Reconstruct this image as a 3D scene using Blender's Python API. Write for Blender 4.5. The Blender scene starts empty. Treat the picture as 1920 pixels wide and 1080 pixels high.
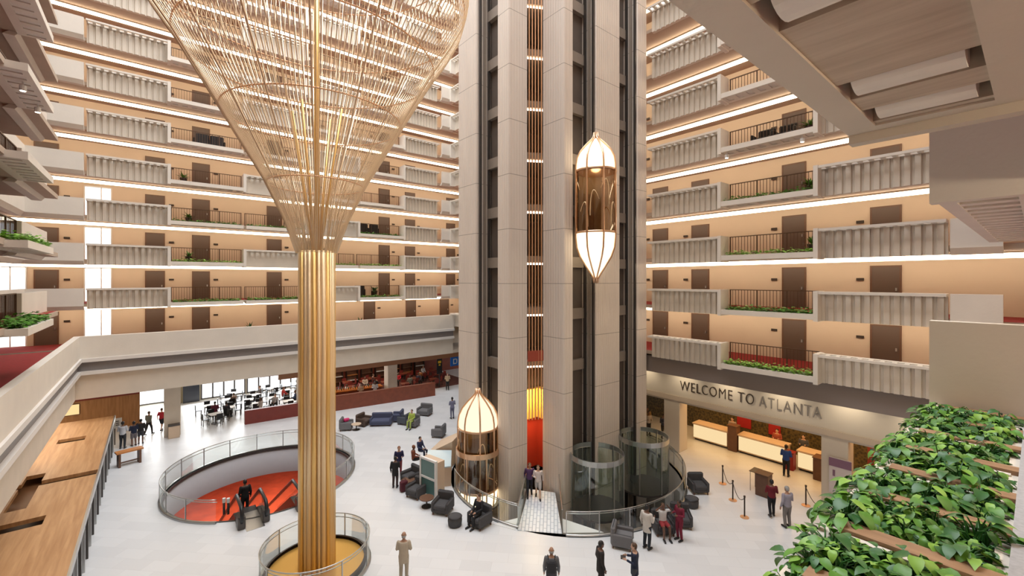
import bpy, bmesh, math, random
from mathutils import Vector, Matrix
random.seed(7)
PI = math.pi
SC = bpy.context.scene
COL = SC.collection

# ------------------------------------------------------------------ camera, light, exposure
H = 11.0                      # eye height above the lobby floor
FPX = 814.0
CT, ST = 0.7720, 0.6356       # yaw of the view against the building axes
cam_d = bpy.data.cameras.new('camera'); cam = bpy.data.objects.new('camera', cam_d); COL.objects.link(cam)
cam_d.sensor_width = 36.0; cam_d.lens = FPX/1920*36.0; cam_d.shift_y = -15/1920.0
cam_d.clip_start = 0.05; cam_d.clip_end = 400
cam.location = (0, 0, H); cam.rotation_euler = (PI/2, 0, -math.atan2(ST, CT))
SC.camera = cam
SC.view_settings.view_transform = 'Standard'; SC.view_settings.look = 'None'
SC.view_settings.gamma = 1; SC.view_settings.use_curve_mapping = False
SC.view_settings.exposure = 0.8
w = bpy.data.worlds.new('world'); SC.world = w; w.use_nodes = True
w.node_tree.nodes['Background'].inputs[0].default_value = (0.85, 0.92, 1.0, 1)
w.node_tree.nodes['Background'].inputs[1].default_value = 0.6
SC.cycles.max_bounces = 7; SC.cycles.diffuse_bounces = 3; SC.cycles.glossy_bounces = 3
SC.cycles.transmission_bounces = 4; SC.cycles.transparent_max_bounces = 12
SC.cycles.sample_clamp_indirect = 4.0

def area(name, loc, sx, sy, watts, col=(1, 1, 1), rot=(0, 0, 0)):
    l = bpy.data.lights.new(name, 'AREA'); l.shape = 'RECTANGLE'; l.size = sx; l.size_y = sy
    l.energy = watts; l.color = col
    o = bpy.data.objects.new(name, l); o.location = loc; o.rotation_euler = rot; COL.objects.link(o)
    return o
TOP = 45.0
SKY = area('skylight', (9.8, 20, TOP-0.6), 25, 34, 11500, (0.89, 0.95, 1.0))
area('entrance_daylight', (0.0, 49.0, 2.0), 3.0, 3.2, 260, (0.95, 0.98, 1.0), (-PI/2, 0, 0))
area('restaurant_daylight', (7.5, 47.9, 1.9), 11, 3.0, 450, (0.95, 0.98, 1.0), (-PI/2, 0, 0))
area('restaurant_ceiling_light', (15, 43, 3.6), 14, 8, 240, (1, 0.86, 0.7))
area('reception_ceiling_light', (28.5, 8.5, 3.2), 4.5, 16, 210, (1, 0.57, 0.22))
area('lower_level_light', (5.5, 33.5, -1.75), 9, 6, 230, (1, 0.86, 0.7))
area('west_lobby_light', (-6.5, 36, 3.55), 5, 12, 220, (1, 0.85, 0.65))

def PF(u, v, z=0.0):
    d = FPX*(H-z)/(v-525.0); xc = (u-960.0)/FPX*d
    return (CT*xc+ST*d, -ST*xc+CT*d)
def PD(u, d):
    xc = (u-960.0)/FPX*d
    return (CT*xc+ST*d, -ST*xc+CT*d)

# ------------------------------------------------------------------ materials
MT = {}
def mat(name, col, rough=0.6, metal=0.0, noise=0.0, nscale=3.0, bump=0.0, bscale=20.0, emit=None, estr=0.0, spec=0.5, coat=0.0):
    if name in MT: return MT[name]
    m = bpy.data.materials.new(name); m.use_nodes = True
    nt = m.node_tree; b = nt.nodes['Principled BSDF']
    b.inputs['Base Color'].default_value = (*col, 1); b.inputs['Roughness'].default_value = rough
    b.inputs['Metallic'].default_value = metal; b.inputs['Specular IOR Level'].default_value = spec
    b.inputs['Coat Weight'].default_value = coat
    if emit:
        b.inputs['Emission Color'].default_value = (*emit, 1); b.inputs['Emission Strength'].default_value = estr
    if noise or bump:
        g = nt.nodes.new('ShaderNodeNewGeometry')
    if noise:
        n = nt.nodes.new('ShaderNodeTexNoise'); n.inputs['Scale'].default_value = nscale; n.inputs['Detail'].default_value = 5
        nt.links.new(g.outputs['Position'], n.inputs['Vector'])
        mx = nt.nodes.new('ShaderNodeMix'); mx.data_type = 'RGBA'
        mx.inputs[6].default_value = (*[max(0, c*(1-noise)) for c in col], 1)
        mx.inputs[7].default_value = (*[min(1, c*(1+noise)) for c in col], 1)
        nt.links.new(n.outputs['Fac'], mx.inputs[0]); nt.links.new(mx.outputs[2], b.inputs['Base Color'])
    if bump:
        n2 = nt.nodes.new('ShaderNodeTexNoise'); n2.inputs['Scale'].default_value = bscale; n2.inputs['Detail'].default_value = 4
        nt.links.new(g.outputs['Position'], n2.inputs['Vector'])
        bp = nt.nodes.new('ShaderNodeBump'); bp.inputs['Strength'].default_value = bump; bp.inputs['Distance'].default_value = 0.02
        nt.links.new(n2.outputs['Fac'], bp.inputs['Height']); nt.links.new(bp.outputs['Normal'], b.inputs['Normal'])
    MT[name] = m
    return m
def emis(name, col, s):
    m = bpy.data.materials.new(name); m.use_nodes = True; nt = m.node_tree
    nt.nodes.remove(nt.nodes['Principled BSDF'])
    e = nt.nodes.new('ShaderNodeEmission'); e.inputs[0].default_value = (*col, 1); e.inputs[1].default_value = s
    nt.links.new(e.outputs[0], nt.nodes['Material Output'].inputs[0]); MT[name] = m
    return m
def glass(name, tint=(0.9, 0.97, 0.94), fac=0.14, gcol=(1, 1, 1), rough=0.03):
    m = bpy.data.materials.new(name); m.use_nodes = True; nt = m.node_tree
    nt.nodes.remove(nt.nodes['Principled BSDF'])
    t = nt.nodes.new('ShaderNodeBsdfTransparent'); t.inputs[0].default_value = (*tint, 1)
    g = nt.nodes.new('ShaderNodeBsdfGlossy'); g.inputs[0].default_value = (*gcol, 1); g.inputs['Roughness'].default_value = rough
    lw = nt.nodes.new('ShaderNodeLayerWeight'); lw.inputs[0].default_value = 0.25
    ma = nt.nodes.new('ShaderNodeMath'); ma.operation = 'MULTIPLY_ADD'; ma.inputs[1].default_value = 0.45; ma.inputs[2].default_value = fac
    nt.links.new(lw.outputs['Fresnel'], ma.inputs[0])
    mx = nt.nodes.new('ShaderNodeMixShader'); nt.links.new(ma.outputs[0], mx.inputs[0])
    nt.links.new(t.outputs[0], mx.inputs[1]); nt.links.new(g.outputs[0], mx.inputs[2])
    nt.links.new(mx.outputs[0], nt.nodes['Material Output'].inputs[0]); MT[name] = m
    return m

CONC = mat('warm_concrete', (0.68, 0.60, 0.50), 0.85, noise=0.10, nscale=1.3, bump=0.15, bscale=14)
CONCL = mat('pale_concrete', (0.73, 0.66, 0.575), 0.85, noise=0.08, nscale=1.1, bump=0.12, bscale=14)
SOFF = mat('brown_soffit', (0.47, 0.365, 0.28), 0.9, noise=0.14, nscale=0.9)
PEACH = mat('peach_wall', (0.66, 0.525, 0.395), 0.85, noise=0.05, nscale=0.7)
DOORM = mat('brown_door', (0.115, 0.072, 0.052), 0.5)
DARKB = mat('dark_bronze', (0.06, 0.042, 0.032), 0.45, metal=0.5)
RAILM = mat('railing_brown', (0.10, 0.055, 0.032), 0.5, metal=0.3)
TRAYM = mat('tray_white', (0.74, 0.69, 0.62), 0.7, noise=0.06, nscale=5)
BANDM = mat('grey_band', (0.24, 0.215, 0.21), 0.6, noise=0.06)
LIPM = mat('white_lip', (0.74, 0.69, 0.64), 0.7)
GOLD = mat('gold_metal', (0.84, 0.54, 0.19), 0.40, metal=0.62)
GOLDL = mat('gold_metal_pale', (0.86, 0.64, 0.38), 0.42, metal=0.55)
GOLDR = mat('gold_rod', (0.92, 0.74, 0.52), 0.3, metal=0.45)
GOLDD = mat('gold_disc', (0.72, 0.42, 0.10), 0.4, metal=0.6)
BRONZE = mat('bronze_bar', (0.78, 0.44, 0.24), 0.4, metal=0.5)
COPPER = mat('cab_copper', (0.80, 0.52, 0.33), 0.3, metal=0.85)
STEEL = mat('steel', (0.55, 0.55, 0.54), 0.3, metal=0.9)
DSTEEL = mat('dark_steel', (0.10, 0.09, 0.085), 0.4, metal=0.6)
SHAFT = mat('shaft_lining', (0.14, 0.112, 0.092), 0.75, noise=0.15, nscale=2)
LINTEL = mat('shaft_lintel', (0.30, 0.25, 0.205), 0.7, noise=0.1)
CARP = mat('red_carpet', (0.26, 0.014, 0.013), 0.95, noise=0.3, nscale=9)
ORNG = mat('orange_carpet', (0.62, 0.085, 0.028), 0.95, noise=0.45, nscale=1.3)
WHITE = mat('white_paint', (0.80, 0.79, 0.77), 0.5)
BLACK = mat('black_plastic', (0.012, 0.012, 0.014), 0.4)
CHAR = mat('charcoal_fabric', (0.075, 0.072, 0.075), 0.9, noise=0.2, nscale=30, bump=0.2, bscale=90)
GREYF = mat('grey_fabric', (0.17, 0.165, 0.17), 0.9, noise=0.15, nscale=30)
BLUEF = mat('blue_grey_fabric', (0.085, 0.095, 0.16), 0.9, noise=0.2, nscale=30)
MAROON = mat('maroon_lacquer', (0.20, 0.028, 0.018), 0.35, noise=0.2, nscale=2)
MAHOG = mat('mahogany', (0.22, 0.055, 0.025), 0.35, noise=0.3, nscale=3)
WOODD = mat('dark_wood', (0.14, 0.065, 0.035), 0.5, noise=0.25, nscale=5)
AMBER = mat('amber_wood', (0.52, 0.20, 0.05), 0.4, noise=0.2, nscale=3)
TANM = mat('tan_stone', (0.66, 0.50, 0.36), 0.6, noise=0.08, nscale=2)
LEAF = mat('leaf_green', (0.10, 0.27, 0.03), 0.42, noise=0.5, nscale=9)
LEAFL = mat('leaf_light', (0.24, 0.46, 0.06), 0.42, noise=0.35, nscale=9)
LEAFD = mat('leaf_dark', (0.035, 0.14, 0.03), 0.40, noise=0.4, nscale=9)
SOIL = mat('soil', (0.09, 0.055, 0.035), 0.95, noise=0.4, nscale=25)
GREYWALL = mat('grey_fascia', (0.44, 0.42, 0.44), 0.7, noise=0.04)
STRIP = emis('warm_strip', (1.0, 0.83, 0.60), 6.5)
CROWN = emis('cab_glow', (1.0, 0.80, 0.58), 0.75)
CROWNB = emis('cab_glow_bright', (1.0, 0.82, 0.56), 1.35)
DAYPANE = emis('day_pane', (0.93, 0.97, 1.0), 1.0)
DESKGLOW = emis('desk_glow', (1.0, 0.74, 0.40), 0.55)
SPOTGLOW = emis('spot_glow', (1.0, 0.86, 0.66), 6.0)
GLASS = glass('clear_glass', (0.93, 0.975, 0.955), 0.07)
GLASSG = glass('green_glass', (0.74, 0.84, 0.79), 0.12)
GLASSD = glass('amber_glass', (0.74, 0.62, 0.49), 0.07, (1, 0.9, 0.78))

def wood_mat(name, c1, c2, axis_scale, rough=0.45):
    m = bpy.data.materials.new(name); m.use_nodes = True; nt = m.node_tree; b = nt.nodes['Principled BSDF']
    b.inputs['Roughness'].default_value = rough
    g = nt.nodes.new('ShaderNodeNewGeometry'); mp = nt.nodes.new('ShaderNodeMapping'); mp.inputs['Scale'].default_value = axis_scale
    nt.links.new(g.outputs['Position'], mp.inputs['Vector'])
    n = nt.nodes.new('ShaderNodeTexNoise'); n.inputs['Scale'].default_value = 2.0; n.inputs['Detail'].default_value = 6; n.inputs['Distortion'].default_value = 0.4
    nt.links.new(mp.outputs[0], n.inputs['Vector'])
    r = nt.nodes.new('ShaderNodeValToRGB'); r.color_ramp.elements[0].position = 0.3; r.color_ramp.elements[1].position = 0.7
    r.color_ramp.elements[0].color = (*c1, 1); r.color_ramp.elements[1].color = (*c2, 1)
    nt.links.new(n.outputs['Fac'], r.inputs[0]); nt.links.new(r.outputs[0], b.inputs['Base Color'])
    MT[name] = m
    return m
ROOFW = wood_mat('kiosk_oak', (0.42, 0.21, 0.085), (0.60, 0.34, 0.16), (3.5, 0.25, 1))
SLATW = wood_mat('beam_wood', (0.28, 0.155, 0.085), (0.42, 0.25, 0.14), (9, 1.2, 9))
PANELW = wood_mat('panel_wood', (0.30, 0.135, 0.045), (0.44, 0.21, 0.08), (4, 4, 0.4))

def floor_mat():
    m = bpy.data.materials.new('lobby_tile'); m.use_nodes = True; nt = m.node_tree; b = nt.nodes['Principled BSDF']
    g = nt.nodes.new('ShaderNodeNewGeometry'); mp = nt.nodes.new('ShaderNodeMapping'); mp.inputs['Rotation'].default_value = (0, 0, PI/4)
    nt.links.new(g.outputs['Position'], mp.inputs['Vector'])
    br = nt.nodes.new('ShaderNodeTexBrick'); br.inputs['Scale'].default_value = 1.0
    br.inputs['Color1'].default_value = (0.77, 0.775, 0.785, 1); br.inputs['Color2'].default_value = (0.71, 0.715, 0.725, 1)
    br.inputs['Mortar'].default_value = (0.66, 0.665, 0.67, 1); br.inputs['Mortar Size'].default_value = 0.006
    br.inputs['Brick Width'].default_value = 1.2; br.inputs['Row Height'].default_value = 0.6
    nt.links.new(mp.outputs[0], br.inputs['Vector'])
    nt.links.new(br.outputs['Color'], b.inputs['Base Color']); b.inputs['Roughness'].default_value = 0.32
    MT['lobby_tile'] = m
    return m
FLOORM = floor_mat()
def bridge_mat():
    m = bpy.data.materials.new('bridge_tile'); m.use_nodes = True; nt = m.node_tree; b = nt.nodes['Principled BSDF']
    g = nt.nodes.new('ShaderNodeNewGeometry'); mp = nt.nodes.new('ShaderNodeMapping'); mp.inputs['Rotation'].default_value = (0, 0, -PI/4)
    nt.links.new(g.outputs['Position'], mp.inputs['Vector'])
    br = nt.nodes.new('ShaderNodeTexBrick'); br.inputs['Scale'].default_value = 1.0
    br.inputs['Color1'].default_value = (0.80, 0.83, 0.86, 1); br.inputs['Color2'].default_value = (0.72, 0.77, 0.82, 1)
    br.inputs['Mortar'].default_value = (0.42, 0.48, 0.55, 1); br.inputs['Mortar Size'].default_value = 0.02
    br.inputs['Brick Width'].default_value = 0.5; br.inputs['Row Height'].default_value = 0.16; br.inputs['Bias'].default_value = -0.2
    nt.links.new(mp.outputs[0], br.inputs['Vector']); nt.links.new(br.outputs['Color'], b.inputs['Base Color'])
    b.inputs['Roughness'].default_value = 0.3
    return m
BRIDGEM = bridge_mat()
def tower_mat():
    m = bpy.data.materials.new('tower_concrete'); m.use_nodes = True; nt = m.node_tree; b = nt.nodes['Principled BSDF']
    b.inputs['Roughness'].default_value = 0.75
    g = nt.nodes.new('ShaderNodeNewGeometry'); sp = nt.nodes.new('ShaderNodeSeparateXYZ'); nt.links.new(g.outputs['Position'], sp.inputs[0])
    def M(op, a, bb, c=None):
        n = nt.nodes.new('ShaderNodeMath'); n.operation = op
        for i, x in enumerate((a, bb, c)):
            if x is None: continue
            if hasattr(x, 'is_output'): nt.links.new(x, n.inputs[i])
            else: n.inputs[i].default_value = x
        return n.outputs[0]
    zf = M('FRACT', M('DIVIDE', M('ADD', sp.outputs[2], 20.0), 2.8), 0)
    line = M('LESS_THAN', zf, 0.012)
    n = nt.nodes.new('ShaderNodeTexNoise'); n.inputs['Scale'].default_value = 1.6; n.inputs['Detail'].default_value = 5
    mp = nt.nodes.new('ShaderNodeMapping'); mp.inputs['Scale'].default_value = (1, 1, 0.25)
    nt.links.new(g.outputs['Position'], mp.inputs['Vector']); nt.links.new(mp.outputs[0], n.inputs['Vector'])
    mx = nt.nodes.new('ShaderNodeMix'); mx.data_type = 'RGBA'
    mx.inputs[6].default_value = (0.66, 0.58, 0.51, 1); mx.inputs[7].default_value = (0.78, 0.70, 0.62, 1); nt.links.new(n.outputs['Fac'], mx.inputs[0])
    m2 = nt.nodes.new('ShaderNodeMix'); m2.data_type = 'RGBA'; nt.links.new(line, m2.inputs[0])
    nt.links.new(mx.outputs[2], m2.inputs[6]); m2.inputs[7].default_value = (0.38, 0.33, 0.285, 1)
    nt.links.new(m2.outputs[2], b.inputs['Base Color'])
    # shallow vertical board marks
    sm = M('ADD', sp.outputs[0], sp.outputs[1])
    wv = M('SINE', M('MULTIPLY', sm, 34.0), 0)
    bp = nt.nodes.new('ShaderNodeBump'); bp.inputs['Strength'].default_value = 0.35; bp.inputs['Distance'].default_value = 0.02
    nt.links.new(wv, bp.inputs['Height']); nt.links.new(bp.outputs['Normal'], b.inputs['Normal'])
    return m
TOWERM = tower_mat()

def speckle_wall():
    m = bpy.data.materials.new('patterned_wall'); m.use_nodes = True; nt = m.node_tree; b = nt.nodes['Principled BSDF']
    g = nt.nodes.new('ShaderNodeNewGeometry'); v = nt.nodes.new('ShaderNodeTexVoronoi'); v.inputs['Scale'].default_value = 7.0
    nt.links.new(g.outputs['Position'], v.inputs['Vector'])
    r = nt.nodes.new('ShaderNodeValToRGB')
    r.color_ramp.elements[0].color = (0.03, 0.028, 0.016, 1); r.color_ramp.elements[1].color = (0.17, 0.12, 0.04, 1)
    r.color_ramp.elements[0].position = 0.15; r.color_ramp.elements[1].position = 0.9
    nt.links.new(v.outputs['Distance'], r.inputs[0]); nt.links.new(r.outputs[0], b.inputs['Base Color'])
    b.inputs['Roughness'].default_value = 0.5
    return m
SPECK = speckle_wall()

# ------------------------------------------------------------------ mesh builder and object helpers
class MB:
    def __init__(s): s.v = []; s.f = []
    def add(s, vs, fs):
        n = len(s.v); s.v += [tuple(p) for p in vs]; s.f += [tuple(i+n for i in q) for q in fs]; return s
    def box(s, x0, y0, z0, x1, y1, z1):
        if x0 > x1: x0, x1 = x1, x0
        if y0 > y1: y0, y1 = y1, y0
        if z0 > z1: z0, z1 = z1, z0
        return s.add([(x0,y0,z0),(x1,y0,z0),(x1,y1,z0),(x0,y1,z0),(x0,y0,z1),(x1,y0,z1),(x1,y1,z1),(x0,y1,z1)],
                     [(3,2,1,0),(4,5,6,7),(0,1,5,4),(1,2,6,5),(2,3,7,6),(3,0,4,7)])
    def rbox(s, x0, y0, z0, x1, y1, z1, r=0.04):
        # box with chamfered vertical and top edges
        i = r
        pl = [(x0+i,y0),(x1-i,y0),(x1,y0+i),(x1,y1-i),(x1-i,y1),(x0+i,y1),(x0,y1-i),(x0,y0+i)]
        cx, cy = (x0+x1)/2, (y0+y1)/2
        def ins(p): return (p[0]+(i if p[0] < cx else -i)*0.7, p[1]+(i if p[1] < cy else -i)*0.7)
        rings = [[(*ins(p), z0) for p in pl], [(*p, z0+i) for p in pl], [(*p, z1-i) for p in pl], [(*ins(p), z1) for p in pl]]
        return s.loft(rings)
    def loft(s, rings, closed=True, caps=True):
        n = len(rings[0]); b = len(s.v)
        for r in rings: s.v += [tuple(p) for p in r]
        for k in range(len(rings)-1):
            for j in range(n if closed else n-1):
                a = b+k*n+j; c = b+k*n+(j+1) % n
                s.f.append((a, c, c+n, a+n))
        if caps and closed:
            s.f.append(tuple(b+j for j in reversed(range(n)))); s.f.append(tuple(b+(len(rings)-1)*n+j for j in range(n)))
        return s
    def tube(s, pts, r, n=6, closed=False, flat=None):
        pts = [Vector(p) for p in pts]; m = len(pts); rs = r if isinstance(r, (list, tuple)) else [r]*m
        rings = []; up = None
        for i, p in enumerate(pts):
            a = pts[i-1] if (i > 0 or closed) else p; c = pts[(i+1) % m] if (i < m-1 or closed) else p
            t = (c-a)
            if t.length < 1e-9: t = Vector((0, 0, 1))
            t.normalize()
            if up is None:
                up = Vector((0, 0, 1)) if abs(t.z) < 0.9 else Vector((1, 0, 0))
            x = up-t*up.dot(t)
            if x.length < 1e-6: x = t.orthogonal()
            x.normalize(); up = x; y = t.cross(x)
            k = flat or 1.0
            rings.append([p+(x*math.cos(2*PI*j/n)+y*math.sin(2*PI*j/n)*k)*rs[i] for j in range(n)])
        if closed:
            rings.append(rings[0]); return s.loft(rings, caps=False)
        return s.loft(rings)
    def caps(s, pts, rs, n=8):
        # tapered limb with rounded ends
        pts = [Vector(p) for p in pts]; a = (pts[0]-pts[1]).normalized(); b = (pts[-1]-pts[-2]).normalized()
        P = [pts[0]+a*rs[0]*0.95, pts[0]+a*rs[0]*0.6]+pts+[pts[-1]+b*rs[-1]*0.6, pts[-1]+b*rs[-1]*0.95]
        R = [rs[0]*0.3, rs[0]*0.8]+list(rs)+[rs[-1]*0.8, rs[-1]*0.3]
        return s.tube(P, R, n)
    def ell(s, rows, n=12):
        # horizontal elliptical sections (x,y,z,rx,ry)
        return s.loft([[(x+rx*math.cos(2*PI*j/n), y+ry*math.sin(2*PI*j/n), z) for j in range(n)] for (x, y, z, rx, ry) in rows])
    def lathe(s, prof, n=24, c=(0, 0), a0=0.0, a1=2*PI, caps=False):
        full = abs(a1-a0-2*PI) < 1e-6; m = n if full else n+1
        return s.loft([[(c[0]+r*math.cos(a0+(a1-a0)*j/n), c[1]+r*math.sin(a0+(a1-a0)*j/n), z) for j in range(m)] for (r, z) in prof], closed=full, caps=caps)
    def disc(s, c, r, z0, z1, n=32):
        return s.loft([[(c[0]+r*math.cos(2*PI*j/n), c[1]+r*math.sin(2*PI*j/n), z) for j in range(n)] for z in (z0, z1)])
    def prism(s, poly, z0, z1):
        return s.loft([[(x, y, z0) for x, y in poly], [(x, y, z1) for x, y in poly]])
    def xf(s, M, start=0):
        s.v[start:] = [tuple(M @ Vector(p)) for p in s.v[start:]]; return s
    def build(s, name, m, parent=None, smooth=False, loc=None, world=False, bevel=0.0):
        me = bpy.data.meshes.new(name)
        vs = s.v
        if world and parent is not None:
            L = parent.location if parent.parent is None else parent.location+parent.parent.location
            vs = [(x-L.x, y-L.y, z-L.z) for x, y, z in vs]
        elif loc is not None and parent is None and world:
            vs = [(x-loc[0], y-loc[1], z-loc[2]) for x, y, z in vs]
        me.from_pydata(vs, [], s.f); me.materials.append(m)
        if smooth: me.polygons.foreach_set('use_smooth', [True]*len(me.polygons))
        o = bpy.data.objects.new(name, me); COL.objects.link(o)
        if parent is not None: o.parent = parent
        if loc is not None: o.location = loc
        if bevel:
            b = o.modifiers.new('bevel', 'BEVEL'); b.width = bevel; b.segments = 2; b.limit_method = 'ANGLE'
        return o
def tag(o, label=None, cat=None, group=None, kind=None):
    if label: o['label'] = label
    if cat: o['category'] = cat
    if group: o['group'] = group
    if kind: o['kind'] = kind
    return o
def thing(name, label, cat, loc=(0, 0, 0), rz=0.0, group=None):
    o = bpy.data.objects.new(name, None); COL.objects.link(o); o.location = loc; o.rotation_euler = (0, 0, rz)
    o.empty_display_size = 0.2
    return tag(o, label, cat, group)
def struct(name, mb, m, parent=None, **k):
    o = mb.build(name, m, parent, **k)
    if parent is None: o['kind'] = 'structure'
    return o
KIDS = {}
def kids(o): return [c for c in o.children]
def copy_tree(o, loc=None, rz=None, label=None, group=None):
    c = o.copy(); COL.objects.link(c)
    for ch in kids(o):
        d = ch.copy(); COL.objects.link(d); d.parent = c
        for g in kids(ch):
            e = g.copy(); COL.objects.link(e); e.parent = d
    if loc is not None: c.location = loc
    if rz is not None: c.rotation_euler = (0, 0, rz)
    if label: c['label'] = label
    if group: c['group'] = group
    return c
def plate(mb, xs, ys, holes, z0, z1):
    # a plate built of boxes around rectangular openings
    X = sorted(set(xs+[h[0] for h in holes]+[h[2] for h in holes])); Y = sorted(set(ys+[h[1] for h in holes]+[h[3] for h in holes]))
    for j in range(len(Y)-1):
        run = None
        for i in range(len(X)-1):
            cx, cy = (X[i]+X[i+1])/2, (Y[j]+Y[j+1])/2
            hole = any(h[0] < cx < h[2] and h[1] < cy < h[3] for h in holes)
            if not hole and run is None: run = X[i]
            if hole and run is not None: mb.box(run, Y[j], z0, X[i], Y[j+1], z1); run = None
        if run is not None: mb.box(run, Y[j], z0, X[-1], Y[j+1], z1)
    return mb
def circ(c, r, n=64): return [(c[0]+r*math.cos(2*PI*j/n), c[1]+r*math.sin(2*PI*j/n)) for j in range(n)]

# ------------------------------------------------------------------ setting: floor, walls, ceilings
HOLE_C, HOLE_R = (4.8, 27.4), 4.5          # escalator well
PIT_C, PIT_R = (18.3, 17.4), 6.35          # elevator pit
def floor_with_holes():
    bm = bmesh.new(); loops = [[(-13, -5), (33, -5), (33, 56), (-13, 56)], circ(HOLE_C, HOLE_R), circ(PIT_C, PIT_R)]
    es = []
    for L in loops:
        vs = [bm.verts.new((x, y, 0)) for x, y in L]
        es += [bm.edges.new((vs[i], vs[(i+1) % len(vs)])) for i in range(len(vs))]
    bmesh.ops.triangle_fill(bm, use_beauty=True, use_dissolve=False, edges=es, normal=(0, 0, 1))
    me = bpy.data.meshes.new('floor'); bm.to_mesh(me); bm.free(); me.materials.append(FLOORM)
    o = bpy.data.objects.new('floor', me); COL.objects.link(o); o['kind'] = 'structure'; return o
floor_with_holes()
GZ = lambda k: H-1.5+2.8*k                 # floor height of gallery k (0 = the camera's)
KN, KE, KW = 11, 9, 9
YW, XE, XW = 41.6, 26.6, -8.6              # corridor walls
struct('wall_north', MB().box(-12, YW, 3.7, XE+.3, YW+.3, TOP), PEACH)
struct('wall_east', MB().box(XE, -5, 5.0, XE+.3, YW+.3, TOP), PEACH)
struct('wall_west', MB().box(XW-.3, -5, 3.7, XW, YW, TOP), PEACH)
struct('wall_south', MB().box(-12, -4.3, 0, 33, -4.0, TOP), PEACH)
struct('ceiling', MB().box(-12, -5, TOP, 33, 56, TOP+.4), WHITE)
struct('wall_lobby_west', MB().box(-12.3, -5, 0, -12, 56, 6), PANELW)
# lobby ceilings under the galleries
struct('ceiling_north', MB().box(-12, 37.3, 3.7, 33, 56, 4.0), mat('lobby_ceiling', (0.60, 0.50, 0.40), 0.8))
struct('ceiling_west', MB().box(-12, -5, 3.75, -3.8, 37.3, 4.05), MT['lobby_ceiling'])
struct('ceiling_east', MB().box(25.7, -5, 3.3, 33, 37.3, 3.6), MT['lobby_ceiling'])
# lower level under the escalator well
struct('floor_lower', MB().box(-8, 18, -5.2, 22, 50, -5.0), ORNG)
struct('wall_lower_north', MB().box(-8, 46, -5, 22, 46.3, -1.6), ORNG)
struct('trim_well', MB().lathe([(HOLE_R, -1.6), (HOLE_R, -.001), (HOLE_R+.25, -.001), (HOLE_R+.25, -1.6)], 64, HOLE_C), GREYWALL, smooth=True)
struct('trim_well_edge', MB().lathe([(HOLE_R-.03, -.10), (HOLE_R-.03, .03), (HOLE_R+.05, .03)], 64, HOLE_C), DSTEEL)
lowc = MB()
lowc.lathe([(HOLE_R+.2, -1.62), (10.3, -1.62)], 64, HOLE_C); struct('ceiling_lower', lowc, WHITE)
struct('floor_pit', MB().disc(PIT_C, PIT_R+1, -4.2, -4.0, 48), mat('pit_floor', (0.20, 0.16, 0.125), 0.7, noise=0.1))
struct('wall_pit', MB().lathe([(PIT_R, -4), (PIT_R, 0), (PIT_R+.2, 0), (PIT_R+.2, -4)], 64, PIT_C), mat('pit_wall', (0.30, 0.26, 0.22), 0.6), smooth=True)

ORD = ['lowest', 'second', 'third', 'fourth', 'fifth', 'sixth', 'seventh', 'eighth', 'ninth', 'tenth', 'eleventh', 'twelfth', 'thirteenth', 'fourteenth', 'fifteenth', 'sixteenth', 'seventeenth', 'eighteenth', 'nineteenth', 'twentieth', 'twenty-first', 'twenty-second', 'twenty-third', 'twenty-fourth']
def lev(k): return ORD[k+1]+' gallery up'
FAC = {'N': 'far left facade', 'E': 'right facade', 'W': 'near left wing', 'S': 'near side'}
def smap(side):
    if side == 'N': return lambda s, t, z: (s, 37.6+t, z)
    if side == 'E': return lambda s, t, z: (22.7+t, s, z)
    if side == 'W': return lambda s, t, z: (-3.1-t, s, z)
    return lambda s, t, z: (s, 0.86-t, z)
def sbox(mb, mp, s0, t0, z0, s1, t1, z1):
    a = mp(s0, t0, z0); b = mp(s1, t1, z1); return mb.box(*a, *b)

# gallery slabs and light strips
def slabs(side, s0, s1, ks, t0, twall):
    mp = smap(side)
    for k in ks:
        z = GZ(k); mb = MB(); sbox(mb, mp, s0, t0, z-.2, s1, twall, z)
        o = struct('slab_'+{'N': 'north', 'E': 'east', 'W': 'west', 'S': 'south'}[side], mb, SOFF)
        mc = MB(); sbox(mc, mp, s0, t0+.05, z, s1, twall-.01, z+.012); mc.build('carpet', CARP, o)
slabs('N', -8.6, 26.6, range(-1, KN+1), 0.64, 4.0)
slabs('E', -2, 38.1, range(-1, KE+1), 0.64, 3.9)
slabs('W', -2, 30.1, range(-1, KW+1), 0.5, 5.5); slabs('W', 30.1, 38.1, range(0, KW+1), 2.9, 5.5); slabs('W', 30.1, 37.6, (-1,), .5, 5.5)
slabs('S', -3.1, 23.2, range(-1, 4), 0.90, 4.86)
def strips(side, s0, s1, ks, t=2.4, word=''):
    mp = smap(side)
    for k in ks:
        z = GZ(k)
        o = MB(); sbox(o, mp, s0, t-.05, z-.46, s1, t+.03, z-.26)
        c = o.v[0]; e = o.build('light_strip', STRIP)
        tag(e, f'glowing warm light strip beneath the {ORD[k+1]} gallery slab up, {FAC[side]}', 'light strip', 'gallery light strips')
        h = MB(); sbox(h, mp, s0, t-.09, z-.27, s1, t+.07, z-.2); h.build('housing', CONC, e)
strips('N', -8.5, 26.4, range(0, KN+1))
strips('E', -1.5, 38.0, range(0, KE+1))
strips('S', -3, 22, (0, 1))

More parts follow.
